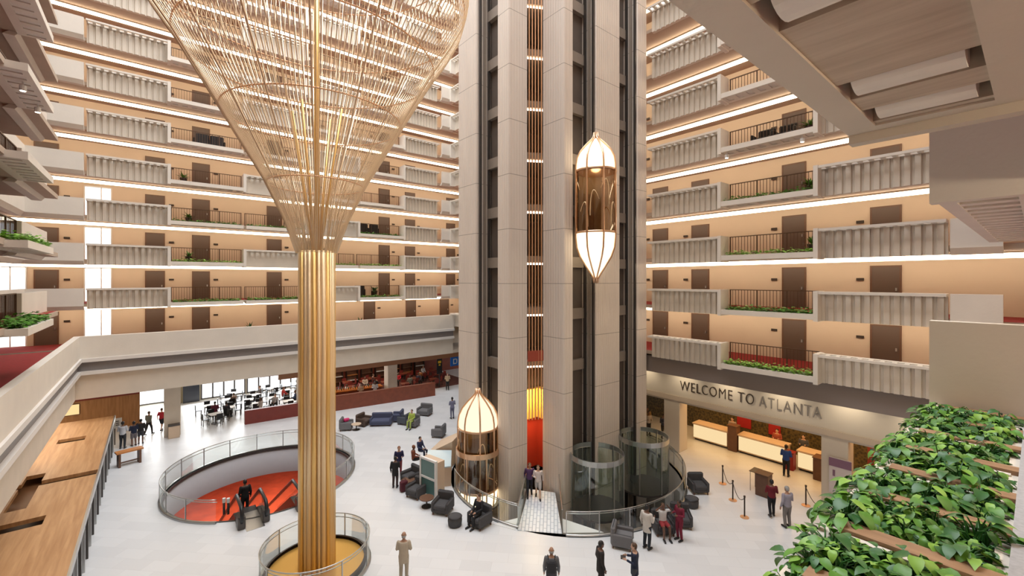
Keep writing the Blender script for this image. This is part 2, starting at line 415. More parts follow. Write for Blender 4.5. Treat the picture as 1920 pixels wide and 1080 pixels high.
# ------------------------------------------------------------------ parapets, railings, planters
def fluted(side, s0, s1, fl=True, pt=0.50, fins=(True, True), mt=None):
    mp = smap(side); mt = mt or CONC
    mb = MB(); n = max(2, round((s1-s0)/0.31)); p = (s1-s0)/n
    prof = []
    for i in range(n):
        a = s0+i*p
        if fl: prof += [(a, pt+.075), (a+p*.26, pt+.075), (a+p*.34, pt), (a+p*.92, pt)]
        else: prof += [(a, pt)]
    prof.append((s1, pt+.075 if fl else pt))
    ring = [[mp(s, t, z) for s, t in prof]+[mp(s1, pt+.26, z), mp(s0, pt+.26, z)] for z in (-.33, .88)]
    mb.loft(ring)
    nm = {'N': 'north', 'E': 'east', 'W': 'west', 'S': 'south'}[side]
    o = mb.build('parapet_wall_'+nm, mt); o['kind'] = 'structure'
    cap = MB(); np_ = max(3, round((s1-s0)/0.36)); q = (s1-s0)/np_
    sbox(cap, mp, s0, .02, .87, s1, .11, .98); sbox(cap, mp, s0, pt-.05, .87, s1, pt+.24, .98)
    for i in range(np_+1):
        a = s0+i*q; sbox(cap, mp, max(s0, a-.075), .11, .875, min(s1, a+.075), pt-.05, .975)
    cap.build('cap_ledge', CONCL, o)
    for i, s in enumerate((s0, s1)):
        if fins[i]:
            f = MB(); sbox(f, mp, s-.09, -.02, -.36, s+.09, .92, 1.0); f.build('fin', CONCL, o)
    return o
def plain(side, s0, s1, pt=0.45):
    mp = smap(side); mb = MB()
    a = mp(s0, 0, 0); prof = [(pt+.5, -.36), (pt+.18, -.36), (pt, -.12), (pt, .98), (pt+.2, .98), (pt+.22, -.1)]
    mb.loft([[mp(s, t, z) for t, z in prof] for s in (s0, s1)])
    o = mb.build('parapet_wall_'+{'N': 'north', 'E': 'east', 'W': 'west', 'S': 'south'}[side], CONCL); o['kind'] = 'structure'
    return o
def planter(side, s0, s1, per=0.53, trays=None):
    mp = smap(side); mb = MB(); L = s1-s0; n = round(L/per); p = L/n
    sbox(mb, mp, s0, 0, -.28, s1, .17, -.03); sbox(mb, mp, s0, .70, -.28, s1, .95, -.03)
    for i in range(n+1):
        a = s0+i*p; sbox(mb, mp, max(s0, a-.125), .17, -.275, min(s1, a+.125), .70, -.04)
    o = mb.build('balcony_planter', CONCL)
    t = MB()
    for i in range(n):
        a = s0+(i+.5)*p; sbox(t, mp, a-.15, .16, -.235, a+.15, .72, -.10)
    t.build('soil_tray', TRAYM, o)
    return o
def railing(side, s0, s1, t=1.0):
    mp = smap(side); c = mp((s0+s1)/2, t, 0); o = thing('balcony_railing', '', 'railing', c)
    def part(nm, fn):
        mb = MB(); fn(mb); return mb.build(nm, RAILM, o, world=True)
    part('top_rail', lambda m: sbox(m, mp, s0, t-.025, .96, s1, t+.025, 1.0))
    part('bottom_rail', lambda m: sbox(m, mp, s0, t-.015, .08, s1, t+.015, .11))
    n = max(2, round((s1-s0)/1.45)); q = (s1-s0)/n
    for i in range(n+1):
        a = min(max(s0+i*q, s0+.03), s1-.03); part('post', lambda m: sbox(m, mp, a-.025, t-.025, 0, a+.025, t+.025, 1.0))
    def bal(m):
        b = round((s1-s0)/.15)
        for i in range(1, b):
            a = s0+i*(s1-s0)/b; sbox(m, mp, a-.010, t-.010, .1, a+.010, t+.010, .97)
    part('baluster_grille', bal)
    return o
BAYW = ['first', 'second', 'third', 'fourth', 'fifth', 'sixth']
USED = set()
def at_level(proto, k, label, cat, group=None):
    z = GZ(k)
    if proto.name not in USED:
        USED.add(proto.name); o = proto; o.location.z = z
    else:
        o = copy_tree(proto); o.location.z = z
    tag(o, label, cat, group); return o
def ivy_patch(side, s0, s1, k, label, dens=1.0, hgt=0.22):
    mp = smap(side); mb = MB(); z = GZ(k)
    rr = random.Random(hash((side, round(s0*10), k)) & 0xffff)
    for i in range(int((s1-s0)*130*dens)):
        s = rr.uniform(s0, s1); t = rr.uniform(.05, .8); h = rr.uniform(.0, hgt)*(1 if rr.random() < .8 else 1.6); a = rr.uniform(0, 2*PI); L = rr.uniform(.09, .19)
        c = Vector(mp(s, t, z-.05+h)); d = Vector((math.cos(a), math.sin(a), rr.uniform(-.3, .6)))*L; e = Vector((-math.sin(a), math.cos(a), rr.uniform(-.3, .3)))*L*.42
        mb.add([c-d*.5, c+e, c+d*.6, c-e], [(0, 1, 2, 3)])
    o = mb.build('ivy', LEAFL if k % 2 else LEAF); tag(o, label, 'plants', 'balcony planter greenery', 'stuff'); return o
# --- far left facade (north)
NB = [(-3.3, .77), (.77, 5.2), (5.2, 9.5), (9.5, 13.75), (13.75, 18.0), (18.0, 21.75)]
flN = {0: fluted('N', *NB[0], fins=(False, True)), 5: fluted('N', *NB[5], fins=(True, False))}
soN = {2: fluted('N', *NB[2], fl=False), 3: fluted('N', *NB[3], fl=False)}
plN = {i: planter('N', NB[i][0]+.09, NB[i][1]-.09) for i in (1, 2, 3, 4)}
raN = {i: railing('N', NB[i][0]+.1, NB[i][1]-.1) for i in (1, 2, 3, 4)}
nwp = plain('N', -6.1, -3.39, .0); nep = plain('N', 21.84, 23.2, -.30)
for k in range(0, KN+1):
    for i in (0, 5):
        at_level(flN[i], k, f'fluted concrete parapet, {BAYW[i]} bay from the left, {lev(k)}, {FAC["N"]}', 'parapet')
    at_level(nwp, k, f'smooth pale concrete parapet at the far left corner, {lev(k)}, {FAC["N"]}', 'parapet')
    at_level(nep, k, f'plain concrete parapet end beside the elevator tower, {lev(k)}, {FAC["N"]}', 'parapet')
    sol = 3 if k % 2 == 0 else 2
    at_level(soN[sol], k, f'flat concrete parapet, {BAYW[sol]} bay from the left, {lev(k)}, {FAC["N"]}', 'parapet')
    for i in (1, 2, 3, 4):
        if i == sol: continue
        at_level(plN[i], k, f'concrete planter ledge, {BAYW[i]} bay from the left, {lev(k)}, {FAC["N"]}', 'planter', 'balcony planters')
        at_level(raN[i], k, f'thin brown railing, {BAYW[i]} bay from the left, {lev(k)}, {FAC["N"]}', 'railing', 'balcony railings')
        if k <= 2: ivy_patch('N', NB[i][0]+.2, NB[i][1]-.2, k, f'low green plants in planter, {BAYW[i]} bay, {lev(k)}, {FAC["N"]}', .8 if k else 1.1, .16)
# --- right facade (east)
EB = [(2.2, 6.33), (6.33, 10.6), (10.6, 14.9), (14.9, 19.2)]
flE = {0: fluted('E', *EB[0], fins=(False, True)), 2: fluted('E', *EB[2], fins=(True, False))}
flE3 = fluted('E', 21.8, 37.2, fl=False); plE = planter('E', EB[1][0]+.09, EB[1][1]-.09); raE = railing('E', EB[1][0]+.1, EB[1][1]-.1)
seE = plain('E', .8, 2.11, .12)
for k in range(-1, KE+1):
    at_level(flE[0], k, f'fluted concrete parapet nearest the camera, {lev(k)}, {FAC["E"]}', 'parapet')
    at_level(flE[2], k, f'fluted concrete parapet beside the elevator tower, {lev(k)}, {FAC["E"]}', 'parapet')
    at_level(flE3, k, f'flat concrete parapet beyond the elevator tower, {lev(k)}, {FAC["E"]}', 'parapet')
    at_level(seE, k, f'plain concrete corner parapet, {lev(k)}, {FAC["E"]}', 'parapet')
    at_level(plE, k, f'concrete planter ledge with slotted underside, {lev(k)}, {FAC["E"]}', 'planter', 'balcony planters')
    at_level(raE, k, f'thin brown railing between fluted parapets, {lev(k)}, {FAC["E"]}', 'railing', 'balcony railings')
    if k <= 2: ivy_patch('E', EB[1][0]+.2, EB[1][1]-.2, k, f'low green plants in the railing bay planter, {lev(k)}, {FAC["E"]}', 1.5 if k <= 0 else .8, .18)
# --- near left wing (west)
WB = [(20.4, 24.9), (24.9, 30.0), (30.0, 37.3)]
plW = plain('W', WB[2][0]+.1, WB[2][1]+.6, 2.75); pnW = plain('W', WB[1][0], WB[1][1], .85)
raW = railing('W', WB[0][0], WB[0][1]); poW = planter('W', WB[0][0], WB[0][1])
finW = MB(); sbox(finW, smap('W'), WB[1][0]-.09, .0, -.36, WB[1][0]+.09, .92, 1.0); sbox(finW, smap('W'), WB[0][0]-.09, .0, -.36, WB[0][0]+.09, .92, 1.0); 
raW2 = railing('W', 12.0, 20.2); poW2 = planter('W', 12.0, 20.2)
for k in range(0, KW+1):
    at_level(plW, k, f'set-back side parapet in the corner, {lev(k)}, {FAC["W"]}', 'parapet')
    at_level(pnW, k, f'set-back concrete parapet before the corner, {lev(k)}, {FAC["W"]}', 'parapet')
    a, b = (poW, raW) if k % 2 == 0 else (poW, raW)
    at_level(a, k, f'protruding planter ledge with slotted underside, {lev(k)}, {FAC["W"]}', 'planter', 'balcony planters')
    at_level(b, k, f'dark railing behind planter ledge, {lev(k)}, {FAC["W"]}', 'railing', 'balcony railings')
    if k <= 1: ivy_patch('W', WB[0][0]+.1, WB[0][1]-.1, k, f'bright green plants in planter, {lev(k)}, {FAC["W"]}', 1.6, .22)
for o in (raW2, poW2):
    for c in list(o.children): bpy.data.objects.remove(c)
    bpy.data.objects.remove(o)
# --- near side (south)
fS = MB(); sbox(fS, smap('S'), 7.35, .0, -.36, 7.53, 1.02, 1.0)
f0 = fS.build('parapet_wall_south', CONCL); f0['kind'] = 'structure'; f0.location.z = GZ(0); tag(f0, 'smooth tan concrete end wall at the far end of the leafy planter', 'parapet')
f1 = f0.copy(); COL.objects.link(f1); f1.location.z = GZ(1); tag(f1, 'smooth tan concrete end wall above slatted soffit, upper right', 'parapet')
pS = planter('S', 7.53, 17.5); pS.location.z = GZ(1); tag(pS, 'distant slatted planter soffit under the tan end wall, upper right', 'planter', 'balcony planters')
# overhead planter above the camera: trays are parts of their own
oh = MB(); z1 = GZ(1); S0, S1 = -.3, 3.9
cs = [3.48, 2.95, 1.87, 1.33, .79, .25]
mpS = smap('S')
sbox(oh, mpS, S0, 0, -.28, S1, .17, .0); sbox(oh, mpS, S0, .70, -.28, S1, .95, .0)
edges = sorted([S0]+[c-.14 for c in cs]+[c+.14 for c in cs]+[S1])
sbox(oh, mpS, S1-.22, .17, -.28, S1, .70, 0); sbox(oh, mpS, S1-.10, .0, -.34, S1, .95, -.28)
oho = oh.build('overhead_planter', CONC); oho.location.z = z1
BCON = wood_mat('board_concrete', (.50, .405, .31), (.64, .54, .43), (9, 1.0, 9), .85)
for i in range(0, len(edges), 2):
    bd = MB(); sbox(bd, mpS, edges[i], .17, -.265, min(edges[i+1], S1-.22), .70, -.02); bd.build('soffit_board', BCON, oho)
gp = MB(); sbox(gp, mpS, S0, .17, -.06, S1-.22, .70, -.02); gp.build('slot_back', BLACK, oho)
tag(oho, 'large slotted concrete planter underside overhead with pale half-round trays', 'planter')
for i, c in enumerate(cs):
    m = MB(); rows = []
    for tt in (.225, .645):
        rows.append([(c+.132*math.cos(PI+PI*j/10), .86-tt, -.205+.085*math.sin(PI+PI*j/10)) for j in range(11)]+[(c+.132, .86-tt, -.07), (c-.132, .86-tt, -.07)])
    m.loft(rows); m.build('pale_tray', mat('tray_pale', (.84, .79, .72), .7, noise=.06, nscale=8), oho)
# near planter in front of the camera
fp = MB(); sbox(fp, mpS, -.4, 0, -.30, 7.34, .13, -.02); sbox(fp, mpS, -.4, .70, -.30, 7.34, .80, -.02); sbox(fp, mpS, -.4, .13, -.30, 7.34, .70, -.26)
np0 = fp.build('foreground_planter', CONCL); np0.location.z = GZ(0)
tag(np0, 'long concrete planter in the foreground full of leafy plants', 'planter')
BEAMS = [.60+.66*i for i in range(11)]
for a in BEAMS:
    m = MB(); sbox(m, mpS, a-.065, .10, -.10, a+.065, .78, .015); m.build('wood_beam', SLATW, np0)
slots = [a-.33 for a in BEAMS if a > 2.3]
for a in slots:
    m = MB(); sbox(m, mpS, a-.26, .13, -.26, a+.26, .70, -.10); m.build('soil_bed', SOIL, np0)
    m = MB(); sbox(m, mpS, a+.21, .12, -.25, a+.255, .72, -.005); m.build('tray_rim', TRAYM, np0)
led = MB(); sbox(led, mpS, -.4, .76, -.28, 7.34, 1.3, .02); led.build('inner_ledge', mat('grey_granite', (0.42, 0.42, 0.44), 0.6, noise=0.25, nscale=40), np0)

# leafy plants of the foreground planter
def leafy(nl, R, hgt, seed):
    rr = random.Random(seed); A = MB(); B = MB(); D = MB(); S = MB()
    for i in range(nl):
        a = rr.uniform(0, 2*PI); rad = R*math.sqrt(rr.random()); h = hgt*(1-.55*(rad/R))*rr.uniform(.55, 1.1)
        base = Vector((rr.uniform(-.03, .03), rr.uniform(-.03, .03), 0)); tip = Vector((rad*math.cos(a), rad*math.sin(a), h))
        mid = base.lerp(tip, .55)+Vector((0, 0, .04)); S.tube([base, mid, tip], [.006, .004, .003], 4)
        L = rr.uniform(.055, .10); W = L*rr.uniform(.28, .40); az = a+rr.uniform(-.9, .9); dp = rr.uniform(-.75, .25)
        d = Vector((math.cos(az)*math.cos(dp), math.sin(az)*math.cos(dp), math.sin(dp))); sd = Vector((-math.sin(az), math.cos(az), rr.uniform(-.25, .25))).normalized()
        nn = d.cross(sd)*(-1)
        if nn.z < 0: nn = -nn
        rows = []
        for f, wv, dr in ((0, .10, 0), (.18, .75, .01), (.42, 1.0, .0), (.68, .78, -.015), (.88, .36, -.035), (1.0, .02, -.055)):
            c = tip+d*L*f+nn*dr*(L/.12); rows.append([c-sd*W*wv+nn*.10*W*wv, c-nn*.09*W*wv, c+sd*W*wv+nn*.10*W*wv])
        (A if rr.random() < .5 else (B if rr.random() < .45 else D)).loft(rows, closed=False)
    return S, A, B, D
protoP = []
for sd in range(7):
    S, A, B, D = leafy(46+sd % 3*8, .145, .20, 100+sd); protoP.append((S, A, B, D))
protoO = []
for sd, (S, A, B, D) in enumerate(protoP):
    o = thing('leafy_plant', '', 'plant'); S.build('stem', LEAFD, o)
    for q, mm in ((A, LEAF), (B, LEAFL), (D, LEAFD)):
        if q.f: q.build('leaves', mm, o, smooth=True)
    for c in o.children:
        if c.name.startswith('leaves'): c.name = 'foliage'
    protoO.append(o)
ROWN = ['first', 'second', 'third', 'fourth', 'fifth', 'sixth', 'seventh', 'eighth', 'ninth', 'tenth', 'eleventh', 'twelfth']
vis = [a for a in slots if a > 1.2]; usedp = set(); rr = random.Random(5)
for ri, a in enumerate(vis):
    for j in range(10):
        dx, t = (-.13, .13)[j % 2], .09+.13*(j//2)
        pi_ = rr.randrange(7); o = protoO[pi_]
        if pi_ in usedp: o = copy_tree(o)
        usedp.add(pi_)
        x, y, z = mpS(a+dx+rr.uniform(-.05, .05)-.02, t+rr.uniform(-.025, .025), GZ(0)-.10)
        o.location = (x, y, z); o.rotation_euler = (rr.uniform(-.15, .15), rr.uniform(-.15, .15), rr.uniform(0, 6.28)); s = rr.uniform(.85, 1.2)
        o.scale = (s, s, s*rr.uniform(.8, 1.1))
        tag(o, f'leafy plant in the {ROWN[ri]} foreground planter row, {ROWN[j//2]} from outer edge, {"near" if j % 2 == 0 else "far"} line', 'plant', 'plants in the foreground planter')

# ------------------------------------------------------------------ second-floor parapet ring and lobby fascias
YP, XP = 37.0, -3.5
def ring_piece(nm, z0, z1, out, m, depth=.3):
    o = MB(); o.box(XP-depth-out*0-.0, YP+out*-1, z0, 23.0, YP+depth, z1); a = struct('trim_'+nm, o, m)
    o = MB(); o.box(XP-depth, 4.0, z0, XP+out, YP-out-.002, z1); b = struct('trim_'+nm, o, m)
    return a, b
for a_, z0, z1, out, m in (('parapet', 6.2, 7.55, 0.0, CONCL), ('lip', 5.98, 6.2, .10, LIPM), ('band', 5.42, 5.98, -.12, BANDM), ('edge', 5.20, 5.42, .05, LIPM), ('downstand', 3.70, 5.20, -.22, CONC)):
    for o, wrd in zip(ring_piece(a_, z0, z1, out, m), ('far left facade', 'near left wing')):
        tag(o, {'parapet': f'smooth plain concrete parapet along the lowest gallery, {wrd}', 'lip': f'white ledge under the plain parapet, {wrd}', 'band': f'dark grey recessed band under the plain parapet, {wrd}',
                'edge': f'pale edge line under the dark grey band, {wrd}', 'downstand': f'beige beam over the lobby openings, {wrd}'}[a_], 'trim')
# east fascia
tag(struct('trim_band', MB().box(23.55, 2, 5.38, 24.0, 37, 6.36), mat('brown_band', (0.26, 0.21, 0.185), 0.6)), 'dark brown band under the parapets, right facade', 'trim')
tag(struct('wall_fascia', MB().box(25.75, -3, 3.2, 26.1, 37, 5.5), mat('fascia', (0.68, 0.61, 0.52), 0.6)), 'pale fascia carrying the welcome letters', 'wall')
struct('trim_fascia_top', MB().box(24.0, -3, 5.35, 26.0, 37, 5.5), LIPM)

# ------------------------------------------------------------------ corridor doors
DOORN = [0]
def door_proto(side):
    if side == 'N':
        m = MB().box(-.5, -.03, 0, .5, .03, 2.1); o = m.build('door_1', DOORM)
        f = MB().box(-.57, -.045, 0, -.5, .02, 2.17).box(.5, -.045, 0, .57, .02, 2.17).box(-.5, -.045, 2.1, .5, .02, 2.17); f.build('door_frame', WOODD, o)
        h = MB().box(.36, -.10, .98, .42, -.03, 1.12); h.build('handle', STEEL, o)
        p = MB().box(.80, -.06, 1.45, 1.10, -.03, 1.58); p.build('room_plate', DARKB, o)
    else:
        m = MB().box(-.03, -.5, 0, .03, .5, 2.1); o = m.build('door_1', DOORM)
        f = MB().box(-.045, -.57, 0, .02, -.5, 2.17).box(-.045, .5, 0, .02, .57, 2.17).box(-.045, -.5, 2.1, .02, .5, 2.17); f.build('door_frame', WOODD, o)
        h = MB().box(-.10, -.42, .98, -.03, -.36, 1.12); h.build('handle', STEEL, o)
        p = MB().box(-.06, .80, 1.45, -.03, 1.10, 1.58); p.build('room_plate', DARKB, o)
    o['kind'] = 'structure'; return o
dN, dE = door_proto('N'), door_proto('E'); first = {'N': True, 'E': True}
ndoor = 1
def put_door(side, s, k, label):
    global ndoor
    o = dN if side == 'N' else dE
    if first[side]: first[side] = False
    else: o = copy_tree(o)
    o.location = (s, YW-.02, GZ(k)+.015) if side == 'N' else (XE-.02, s, GZ(k)+.015)
    o.name = f'door_{ndoor}'; ndoor += 1
    tag(o, label, 'door')
NDX = [-5.5, .03, 2.8, 7.9, 10.9, 17.7, 20.5, 25.4]
for k in range(-1, KN+1):
    for i, s in enumerate(NDX if k >= 0 else [-5.5, .03, 2.8, 7.9, 16.2, 20.6, 24.6]):
        put_door('N', s, k, f'brown guest room door, {ORD[i]} from the left, {lev(k)}, {FAC["N"]}'.replace('lowest from', 'first from'))
for k in range(-1, KE+1):
    for i, s in enumerate([4.6, 8.4, 13.6, 16.4, 19.4]):
        put_door('E', s, k, f'brown guest room door, {ORD[i]} from the camera, {lev(k)}, {FAC["E"]}'.replace('lowest from', 'first from'))
# bright corridor windows at the far left end
for k in range(-1, KN+1):
    for nm, x0, x1 in (('a', -3.7, -2.35), ('b', -8.2, -6.4)):
        if (nm == 'b' and k > 1) or k > 2: continue
        z = GZ(k)
        o = MB().box(x0, YW-.04, z+.05, x1, YW-.01, z+2.35).build('window_1', DAYPANE); o['kind'] = 'structure'
        tag(o, f'bright corridor window by the corner, {"left" if nm == "b" else "right"} of the brown door, {lev(k)}', 'window')
        f = MB(); 
        for xx in (x0, x0+(x1-x0)*.62, x1): f.box(xx-.03, YW-.09, z+.05, xx+.03, YW-.01, z+2.35)
        f.box(x0, YW-.09, z+2.3, x1, YW-.01, z+2.38); f.build('window_frame', WHITE, o)

# ------------------------------------------------------------------ elevator tower
def pier(lbl, *boxes):
    m = MB()
    for b in boxes: m.rbox(b[0], b[1], -4.0, b[2], b[3], TOP, .05)
    o = m.build('tower_pier', TOWERM); o['kind'] = 'structure'; tag(o, lbl, 'pillar'); return o
pier('concrete tower pier left of the bronze bars', (13.9, 17.1, 15.15, 18.1))
pier('concrete tower pier right of the bronze bars', (16.0, 15.3, 16.7, 16.9))
pier('outer left concrete pier of the elevator tower', (13.9, 20.03, 15.3, 21.9))
pier('flat concrete pier right of the raised glass cab', (18.5, 15.3, 20.62, 16.9))
pier('outer right concrete pier of the elevator tower', (22.32, 15.3, 23.32, 16.9))
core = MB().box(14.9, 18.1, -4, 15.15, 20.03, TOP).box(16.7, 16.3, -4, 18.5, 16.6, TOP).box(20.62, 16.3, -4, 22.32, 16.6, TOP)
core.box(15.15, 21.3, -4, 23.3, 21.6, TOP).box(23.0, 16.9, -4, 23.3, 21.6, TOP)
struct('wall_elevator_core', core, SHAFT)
struct('wall_elevator_core_inner', MB().box(19.6, 17, 0, 19.8, 21.2, TOP).box(15.3, 20.6, 0, 19.6, 20.8, TOP), mat('core_inner', (0.62, 0.42, 0.29), 0.7))
for k in range(-1, 12):
    z = GZ(k)
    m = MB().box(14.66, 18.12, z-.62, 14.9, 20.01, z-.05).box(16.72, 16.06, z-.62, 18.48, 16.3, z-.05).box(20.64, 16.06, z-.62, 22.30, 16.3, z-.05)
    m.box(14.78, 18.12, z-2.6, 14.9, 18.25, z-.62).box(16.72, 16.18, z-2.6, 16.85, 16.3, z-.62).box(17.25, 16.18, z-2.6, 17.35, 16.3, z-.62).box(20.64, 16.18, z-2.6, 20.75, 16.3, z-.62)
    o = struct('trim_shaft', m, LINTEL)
    s = MB().prism([(15.5, 17.6), (16.6, 17.0), (19.6, 17.0), (19.6, 20.6), (15.5, 20.6)], z-.35, z); struct('slab_landing', s, SOFF)
    l = MB().tube([(15.6, 17.75, z-.42), (16.55, 17.2, z-.42)], .05, 4); e = l.build('landing_light', emis('landing_glow', (1.0, .80, .62), 3.5) if 'landing_glow' not in MT else MT['landing_glow'])
    tag(e, f'small light line behind the bronze bars, {ORD[k+1]} landing up the tower', 'light strip', 'tower landing lights')
rails = []
for nm, p, ps in (('left', 'x', [(14.12, 19.95), (14.42, 19.95), (14.72, 19.95)]), ('middle', 'y', [(18.42, 15.42), (18.42, 15.72), (18.42, 16.02)]), ('right', 'y', [(22.24, 15.42), (22.24, 15.72), (22.24, 16.02)])):
    for i, (x, y) in enumerate(ps):
        o = MB().box(x-.05, y-.07, -4, x+.05, y+.07, TOP-.1).build('guide_rail', DSTEEL if i != 1 else LINTEL)
        tag(o, f'vertical {"dark" if i != 1 else "brown"} guide rail, {["outer", "middle", "inner"][i]} of three in the {nm} elevator shaft', 'rail', 'elevator guide rails')
for i in range(5):
    f = (i+.5)/5; x = 15.2+(15.98-15.2)*f; y = 17.16+(16.82-17.16)*f
    o = MB().tube([(x, y, 3.6), (x, y, TOP-.1)], .034, 6).build('bronze_bar', BRONZE)
    tag(o, f'tall bronze bar in the tower slot, {ORD[i]} from the left'.replace('lowest', 'first'), 'bar', 'bronze bars in the tower slot')
tag(MB().prism([(15.15, 17.1), (15.3, 17.25), (16.1, 16.95), (16.0, 16.8)], GZ(-1)-.0, GZ(-1)+.55).build('red_sign_board', mat('red_sign', (0.36, .06, .03), .5)), 'small red panel between the tower piers above the lobby', 'sign')
struct('wall_slot_back', MB().box(15.6, 19.0, 0, 18.2, 19.15, 2.9).box(17.6, 16.95, 0, 17.75, 19.0, 2.9), mat('slot_red', (0.50, 0.045, 0.02), .6))
struct('trim_slot_painted_glow', MB().box(15.6, 18.9, 2.9, 18.2, 19.15, 4.6).box(17.5, 16.95, 2.9, 17.75, 18.9, 4.6), mat('slot_yellow', (0.75, .42, .08), .6))  # yellow light inside the slot is put into the wall colour here
area('tower_slot_lamp', (16.6, 18.0, 4.9), 1.0, 1.0, 90, (1, .78, .45))
# glass elevator cabs
def cab(loc, label, bright):
    o = thing('elevator_cab', label, 'elevator', loc)
    R = 1.02; g1, g2 = (CROWNB, CROWNB) if bright else (CROWN, CROWNB)
    crown = [(R, 3.30), (R, 3.55), (.96, 3.9), (.80, 4.25), (.52, 4.58), (.28, 4.82), (.12, 4.98)]
    MB().lathe(crown, 28).build('crown_lantern', g1, o, smooth=True)
    MB().lathe([(.12, -2.15), (.24, -1.95), (.48, -1.6), (.80, -1.1), (.97, -.65), (R, -.2), (R, .12)], 28).build('belly_lantern', g2, o, smooth=True)
    gw_ = MB().lathe([(R, .12), (R, 3.3)], 28).build('glass_wall', GLASSD, o, smooth=True)
    MB().disc((0, 0), R-.02, .06, .14).build('cab_floor', WOODD, o)
    MB().disc((0, 0), R-.02, 3.2, 3.3).build('cab_ceiling', COPPER, o)
    bk = MB(); bk.lathe([(R-.10, .14), (R-.10, 3.2)], 18, (0, 0), PI*.12, PI*.62); bk.build('back_panel', mat('cab_back', (.27, .19, .10), .5), o, smooth=True)
    dr = MB().lathe([(.92, .14), (.92, 2.3)], 8, (0, 0), PI*.25, PI*.48); dr.build('cab_door', WOODD, o)
    for z in (.12, 3.28):
        MB().lathe([(R-.02, z-.05), (R+.05, z-.05), (R+.05, z+.05), (R-.02, z+.05)], 28).build('ring', COPPER, gw_, smooth=True)
    n = 8
    for i in range(n):
        a = 2*PI*(i+.35)/n; ca, sa = math.cos(a), math.sin(a)
        pr = [(.10, -2.45), (.14, -2.2), (.26, -1.98), (.51, -1.62), (.84, -1.1), (1.01, -.65), (1.07, -.1), (1.07, 3.3), (1.06, 3.6), (1.0, 3.95), (.83, 4.30), (.55, 4.63), (.30, 4.87), (.15, 5.03), (.10, 5.3)]
        MB().tube([(r*ca, r*sa, z) for r, z in pr], .047, 6).build('rib', COPPER, o, smooth=True)
    for i in range(12):
        a0 = 2*PI*(i//2+.35)/6; sg = 1 if i % 2 else -1; zb = .35+(i % 3)*.55; pts = []
        for j in range(11):
            u = j/10; a = a0+sg*(.06+.42*u*u); z = zb+1.25*math.sin(u*PI*.78); pts.append(((R+.02)*math.cos(a), (R+.02)*math.sin(a), z))
        MB().tube(pts, [.034*(1-.45*j/10) for j in range(11)], 5).build('leaf_ornament', GOLDL, gw_, smooth=True)
    l = bpy.data.lights.new('cab_fill', 'POINT'); l.energy = 11 if bright else 8; l.color = (1, .80, .55); l.shadow_soft_size = .25  # added fill light that brightens the cab interior
    lo = bpy.data.objects.new('cab_fill', l); lo.location = (0, 0, 2.9); lo.parent = o; COL.objects.link(lo)
    return o
cab((17.58, 14.55, 13.30), 'lit glass elevator cab raised high on the tower with glowing ends', True)
cab((13.26, 18.94, -.05), 'bronze-ribbed glass elevator cab down at lobby level', False)
def enclosure(c, label, zt=2.15, a0=0.0, a1=2*PI):
    o = thing('landing_enclosure', label, 'enclosure', (c[0], c[1], -.7)); R = 1.14 if 'left' in label else 1.36
    MB().lathe([(R, 0), (R, zt+.45)], 36, (0, 0), a0, a1).build('glass_drum', GLASS if 'left' in label else GLASSG, o, smooth=True)
    MB().lathe([(R-.02, zt+.44), (R+.03, zt+.44), (R+.03, zt+.70), (R-.02, zt+.70)], 36, (0, 0), a0, a1).build('rim_band', COPPER if 'left' in label else STEEL, o, smooth=False)
    n = 7
    for i in range(n):
        a = a0+(a1-a0)*i/(n-1 if abs(a1-a0) < 6.2 else n)
        MB().box(-.035, -.035, 0, .035, .035, zt+.7).xf(Matrix.Translation((R*math.cos(a), R*math.sin(a), 0)) @ Matrix.Rotation(a, 4, 'Z')).build('mullion', COPPER if 'left' in label else STEEL, o)
    MB().disc((0, 0), R, -.1, 0).build('sill_disc', DSTEEL, o)
    return o
enclosure((17.58, 14.5), 'glass cylinder enclosure under the raised cab with metal rim')
enclosure((21.6, 14.4), 'glass cylinder enclosure at the right corner of the tower')
enclosure((13.26, 18.94), 'metal-rimmed glass enclosure around the left lobby-level cab')
# bridge into the tower
br = thing('bridge', 'white tiled footbridge leading into the elevator tower', 'bridge', (14.2, 15.2, 0))
MB().prism([(12.30, 14.55), (13.62, 13.12), (15.97, 15.9), (15.2, 17.05)], -.35, .02).build('deck', BRIDGEM, br, world=True)
for a, b, c_ in (((12.30, 14.55), (15.0, 17.0), (12.0, 14.9)), ((13.62, 13.12), (15.95, 15.6), (14.3, 12.8))):
    g = MB(); p0, p1 = Vector((*a, 0)), Vector((*b, 0)); dd = (p1-p0).normalized(); nn = Vector((-dd.y, dd.x, 0))*.012
    g.add([p0-nn, p1-nn, p1+nn, p0+nn]+[q+Vector((0, 0, 1.05)) for q in (p0-nn, p1-nn, p1+nn, p0+nn)], [(0, 1, 2, 3), (4, 5, 6, 7), (0, 1, 5, 4), (1, 2, 6, 5), (2, 3, 7, 6), (3, 0, 4, 7)])
    g.build('glass_panel', GLASS, br, world=True)
    MB().tube([p0+Vector((0, 0, 1.06)), p1+Vector((0, 0, 1.06))], .03, 6).build('handrail', STEEL, br, world=True)
for poly, lb in (([(11.75, 15.65), (12.25, 14.62), (12.95, 15.3)], 'left'), ([(13.7, 13.15), (15.1, 12.05), (14.5, 13.95)], 'right')):
    MB().prism(poly, -.2, .015).build('flared_wing', WHITE, br, world=True)
